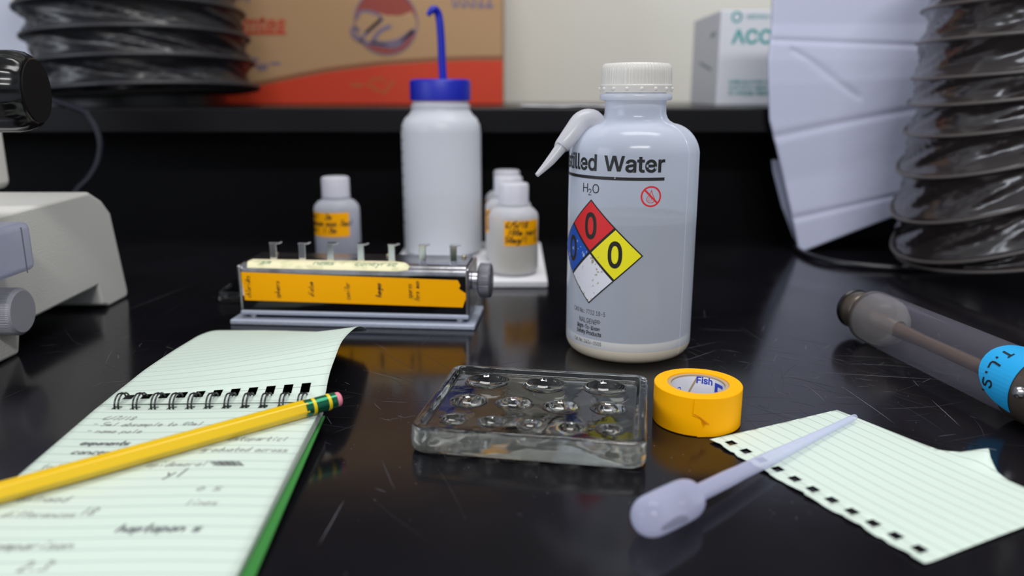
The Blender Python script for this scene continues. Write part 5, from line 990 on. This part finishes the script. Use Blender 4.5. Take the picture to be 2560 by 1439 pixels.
# ================================================================= RIGHT HOSE (clear-brown plastic duct)
rh = thing('plastic_duct', 'crinkled smoky plastic ventilation duct with wire rings at the right edge', 'hose', (.436, .665, .030))
m_dp = mat('smoky_plastic', (46, 40, 40), .20, spec=.8, bump=(40, .5, 1), coat=.3)
m_dw = mat('duct_rib', (84, 78, 76), .35, spec=.6)
lv = [.0085, .0330, .0680, .0925, .1120, .1280, .1430, .1660, .1890, .2140, .2390]
tys = [.28, .47, .50, .38, .25, .17, .11, .05, .02, 0, 0]
hose(rh, (0, 0), .103, lv, 260, m_dp, m_dw, lambda k: (0, tys[k], [.004, 0, -.004, -.003, 0, 0, .001, .002, .003, .004, .004][k]), .0060, (3.6, 3.0, 2.0, .9, .0042), .0015, seed=5.)

# black flex loop on bench
lp = [W(1985, 600, .004), W(1992, 622, .003), W(2040, 645, .003), W(2120, 660, .003), W(2230, 668, .003), W(2340, 668, .003), W(2480, 655, .003), W(2600, 640, .003)]
o = MB().tube(catmull(lp, 6), .0028, 12).build('black_cord', mat('cord_black', (24, 24, 30), .3), None); tag(o, 'black cord looping on the bench below the white cloth and smoky duct', 'cord')

# ================================================================= WHITE CLOTH
wc = thing('folded_cloth', 'large white folded cloth hanging from above beside the smoky duct', 'cloth', (.30, .745, 0))
m_cl = mat('white_cloth', (188, 192, 216), .85, bump=(700, .3), sheen=.2)
TLp, TRp = WD(1945, -120, .715), WD(2350, -120, .715)
# left edge points down the sheet and bottom edge
le = [(1935, -120), (1932, 60), (1922, 150), (1926, 300), (1958, 430), (1980, 530), (2000, 632)]
re = [(2350, -120), (2350, 60), (2350, 150), (2345, 260), (2335, 360), (2330, 450), (2330, 505)]
def cloth(u, v):
    k = v * 6; i = int(min(k, 5.999)); t = k - i
    a = catmull([(x, y, 0) for x, y in le], 1); 
    lx, ly = lerp(le[i][0], le[i + 1][0], t), lerp(le[i][1], le[i + 1][1], t)
    rx, ry = lerp(re[i][0], re[i + 1][0], t), lerp(re[i][1], re[i + 1][1], t)
    d0 = .790 - .050 * v if v < .4 else .770 - .010 * (v - .4) / .6
    A_, B_ = WD(lx, ly, d0), WD(rx, ry, d0 + .006)
    return A_, B_
vs = []; nu, nv = 60, 120
base = Vector((.30, .745, 0))
for j in range(nv + 1):
    v_ = j / nv; A_, B_ = cloth(0, v_)
    for i in range(nu + 1):
        u = i / nu; p = A_.lerp(B_, u)
        dep = .003 * math.sin(u * 3.0 + .4) * (1 - v_ * .5)
        # creases: two horizontal folds, one slanting
        def crease(x, w): return math.exp(-(x / w) ** 2)
        for v0, sl in ((.555, -.05), (.86, .02), (.24, .03)): dep += .0014 * crease(v_ - v0 - sl * u, .012) + .0012 * (abs(v_ - v0 - sl * u) < .15) * (1 - abs(v_ - v0 - sl * u) / .15) * (-1)
        if .12 < u < .55: dep += .0014 * crease((v_ - .28) - (u - .12) * .42, .012)
        vs.append(p + Vector((0, dep, 0)) - base)
fs = [(j * (nu + 1) + i, j * (nu + 1) + i + 1, (j + 1) * (nu + 1) + i + 1, (j + 1) * (nu + 1) + i) for j in range(nv) for i in range(nu)]
o = mk('front_layer', vs, fs, m_cl, wc); md = o.modifiers.new('t', 'SOLIDIFY'); md.thickness = .003; md.offset = 1
bl = [WD(1932, 400, .790), WD(2100, 400, .790), WD(2100, 560, .784), WD(2003, 618, .778), WD(1985, 590, .778), WD(1958, 520, .784), WD(1935, 430, .790)]
vs = [p - base for p in bl]; n = len(vs); vs += [p + Vector((0, .004, 0)) for p in vs]
mk('back_layer', vs, [tuple(range(n)), tuple(range(n, 2 * n))[::-1]] + [(i, n + i, n + (i + 1) % n, (i + 1) % n) for i in range(n)], m_cl, wc, False)

# ================================================================= CARTON
CD = 1.02
x0c, x1c = WD(525, 262, CD).x, WD(1257, 262, CD).x
ctn = thing('cardboard_carton', 'large tan cardboard carton with red band and round logo on the ledge', 'carton', (x0c, CD, .1372))
m_card = mat('cardboard', (180, 143, 104), .75, bump=(400, .1))
MB().box(0, x1c - x0c, 0, .20, 0, .24).build('carton_box', m_card, ctn, bevel=.002)
def cpx(px, py, off=0):
    p = WD(px, py, CD); return (p.x, p.z)
cf = lambda off: (lambda x, z: (x - x0c, -off, z - .1372))
P = Print()
top_e = [(525, 243), (580, 228), (634, 217), (700, 203), (811, 181), (950, 163), (1089, 154), (1180, 151), (1257, 150)]
for i in range(len(top_e) - 1): P.poly([cpx(*top_e[i]), (cpx(top_e[i][0], 262)[0], .1380), (cpx(top_e[i + 1][0], 262)[0], .1380), cpx(*top_e[i + 1])])
b_ = P.build('red_band', mat('red_print', (206, 58, 24), .6), ctn, cf(.0004)); tag(b_, 'red-orange printed band')
P = Print(); P.rib([cpx(x, y - 7) for x, y in top_e], .0042)
P.build('band_outline', mat('brown_print', (140, 88, 58), .6), b_, cf(.0005))
P = Print(); k_ = lambda x, y: cpx(x, y)
P.rib([k_(880, 213), k_(905, 213)], .004); P.rib([k_(918, 208), k_(938, 222), k_(962, 232), k_(984, 203)], .0035); P.rib([k_(925, 200), k_(955, 195), k_(962, 205)], .003)
P.build('band_symbol', mat('tan_print', (178, 90, 40), .7), b_, cf(.0005))
P = Print(); c = cpx(965, 55); s1 = WD(1043, 55, CD).x - WD(965, 55, CD).x
P.disc(c[0], c[1], s1)
lgo = P.build('round_logo', mat('dark_red_print', (150, 62, 50), .6), ctn, cf(.0004)); tag(lgo, 'dark red circle with swooping hand outline')
P = Print()
q = lambda x, y: cpx(x, y)
P.poly([q(893, 35), q(905, 25), q(930, 28), q(965, 38), q(1000, 40), q(1030, 28), q(1042, 52), q(1040, 75), q(1025, 92), q(1000, 105), q(965, 112), q(930, 110), q(905, 95), q(880, 78), q(890, 60)])
P.build('logo_gap', m_card, lgo, cf(.0006))
P = Print()
P.rib([q(895, 45), q(900, 30), q(918, 28), q(940, 34), q(952, 45), q(938, 62), q(915, 80)], .0035, smooth=3)
P.rib([q(898, 75), q(882, 70), q(882, 85), q(898, 100), q(925, 108), q(960, 114), q(990, 116), q(1012, 98), q(1035, 75)], .0042, smooth=3)
P.rib([q(905, 95), q(930, 70), q(955, 48)], .0045, smooth=3); P.rib([q(935, 98), q(950, 78), q(975, 66)], .005, smooth=3)
P.rib([q(930, 104), q(965, 108), q(1000, 100), q(1030, 78)], .005, smooth=3)
P.ring(c[0], c[1], s1, .0018)
P.build('hand_outline', mat('violet_print', (118, 104, 128), .6), lgo, cf(.0008))
P = Print(); a_ = cpx(606, 76); P.text('mtes', a_[0], a_[1], .0165, cpx(716, 76)[0] - a_[0], bold=.03, shear=.25)
P.poly([cpx(600, 86), cpx(600, 79), cpx(716, 79), cpx(716, 86)][::-1])
P.build('red_lettering', mat('red_letter_print', (196, 70, 44), .6), ctn, cf(.0004))
P = Print(); a_ = cpx(1130, 18); P.text('05322', a_[0], a_[1], .022, cpx(1233, 18)[0] - a_[0], bold=.03)
a_ = cpx(620, 8); P.text('Kimberly', a_[0] - .045, a_[1] + .004, .010, .05, bold=.02)
for (x, y, w_) in ((625, 148, 20), (638, 163, 32), (645, 172, 20), (678, 158, 22)): P.rib([cpx(x, y), cpx(x + w_, y)], .003)
P.build('violet_lettering', mat('violet_letter_print', (122, 108, 132), .6), ctn, cf(.0004))

# ================================================================= WHITE BOX ON LEDGE
AD = .935
x0 = WD(1789, 262, AD).x
ab = thing('glove_box', 'white cardboard box with teal lettering standing on the ledge by the cloth', 'box', (x0, AD, .1372))
zt = WD(1800, 25, AD).z - .1372
MB().box(0, .15, 0, .135, 0, zt).build('box_body', mat('white_card', (222, 224, 232), .5, spec=.4), ab, bevel=.0012)
m_teal = mat('teal_print', (0, 160, 160), .5)
af = lambda x, z: (x - x0, -.0003, z - .1372)
P = Print(); a_ = WD(1828, 108, AD); P.text('ACCEL', a_.x, a_.z, .0145, .070, bold=.06)
a_ = WD(1850, 42, AD); P.ring(a_.x - .0035, a_.z, .005, .002, seg=20); P.text('ADENNA MED', a_.x + .007, a_.z - .002, .0045, .04)
o = P.build('teal_lettering', m_teal, ab, af)
P = Print()
for k, w_ in enumerate((.055, .055, .045)):
    a_ = WD(1822, 204 + 14 * k, AD); P.text(('SUPERIOR COMFORT GLOVES', 'EXAMINATION GRADE LATEX', 'POWDER FREE')[k], a_.x, a_.z - .002, .0036, w_, bold=.02)
P.build('small_lettering', m_teal, ab, af)
P = Print(); P.rib([(.02, .080), (.04, .078)], .004); P.rib([(.03, .04), (.09, .05)], .003)
P.build('side_print', mat('grey_teal', (120, 140, 150), .5), ab, lambda x, z: (-.0003, x, z))
# loose sheet on the ledge
pl0 = sheet('paper_sheet', [(0, 0), (.10, -.002), (.11, .08), (.005, .10)], [], lambda x, y: (x, y, .0006 + .0012 * math.sin(x * 60 + 1) ** 2 * (y < .05)), mat('white_paper', (228, 228, 236), .7), None, grid=.008, thick=.0003)
pl0.location = (WD(1300, 262, .79).x, .79, .1372)
tag(pl0, 'thin white sheet of paper lying at the front edge of the ledge', 'paper')
# pale panel behind black hose
pn = MB().box(-.95, -.385 - .05, 1.10, 1.24, .1372, .62).build('wall_panel', mat('cool_panel', (190, 194, 210), .5), None, bevel=.003)
tag(pn, 'pale blue-grey panel behind the black fabric hose', 'cabinet'); pn.name = 'pale_panel'
kk = WD(70, 3, 1.09)
kn_ = MB().lathe([(.010, .0), (.018, .004), (.020, .014), (.016, .022), (0, .024)], 40, Matrix.Translation((kk.x, 1.10, kk.z + .010)) @ tilt(0, (0, -1, 0))).build('panel_knob', mat('cream_knob', (206, 200, 160), .5), pn)

# ================================================================= LIGHT
def area(name, loc, rot, sx, sy, power, col=(1, 1, 1)):
    l = bpy.data.lights.new(name, 'AREA'); l.shape = 'RECTANGLE'; l.size = sx; l.size_y = sy; l.energy = power; l.color = col
    o = bpy.data.objects.new(name, l); COL.objects.link(o); o.location = loc; o.rotation_euler = rot; return o
def aim(o, t): o.rotation_euler = (Vector(t) - o.location).to_track_quat('-Z', 'Y').to_euler()
a1 = area('ceiling_light_over_bench', (.28, .50, 1.65), (0, 0, 0), 1.1, .40, 13, (1, .985, .97))
a2 = area('ceiling_light_behind', (.2, -1.45, 1.65), (0, 0, 0), 1.25, .30, 46, (1, .985, .97))
a3 = area('window_light_left', (-1.9, -.5, .8), (0, 0, 0), 1.0, 1.0, 14, (.86, .92, 1.0)); aim(a3, (0, .5, .05))
w = bpy.data.worlds.new('room_ambient'); sc.world = w; w.use_nodes = True
w.node_tree.nodes['Background'].inputs[0].default_value = (.84, .90, 1.0, 1); w.node_tree.nodes['Background'].inputs[1].default_value = .42

# ================================================================= CAMERA
cam = bpy.data.cameras.new('camera'); co = bpy.data.objects.new('camera', cam); COL.objects.link(co)
cam.sensor_width = 36; cam.lens = F * 36 / 2560; cam.clip_start = .01
co.location = (0, 0, E); co.rotation_euler = (PI / 2 - PITCH, 0, 0)
cam.dof.use_dof = True; cam.dof.focus_distance = .405; cam.dof.aperture_fstop = 5.0; cam.dof.aperture_blades = 9
sc.camera = co
sc.view_settings.view_transform = 'Standard'; sc.view_settings.look = 'None'; sc.view_settings.gamma = 1; sc.view_settings.use_curve_mapping = False
sc.view_settings.exposure = 0.16
cy = sc.cycles
cy.use_denoising = True; cy.max_bounces = 14; cy.transparent_max_bounces = 24; cy.transmission_bounces = 12; cy.caustics_reflective = False; cy.caustics_refractive = False
cy.sample_clamp_indirect = 4
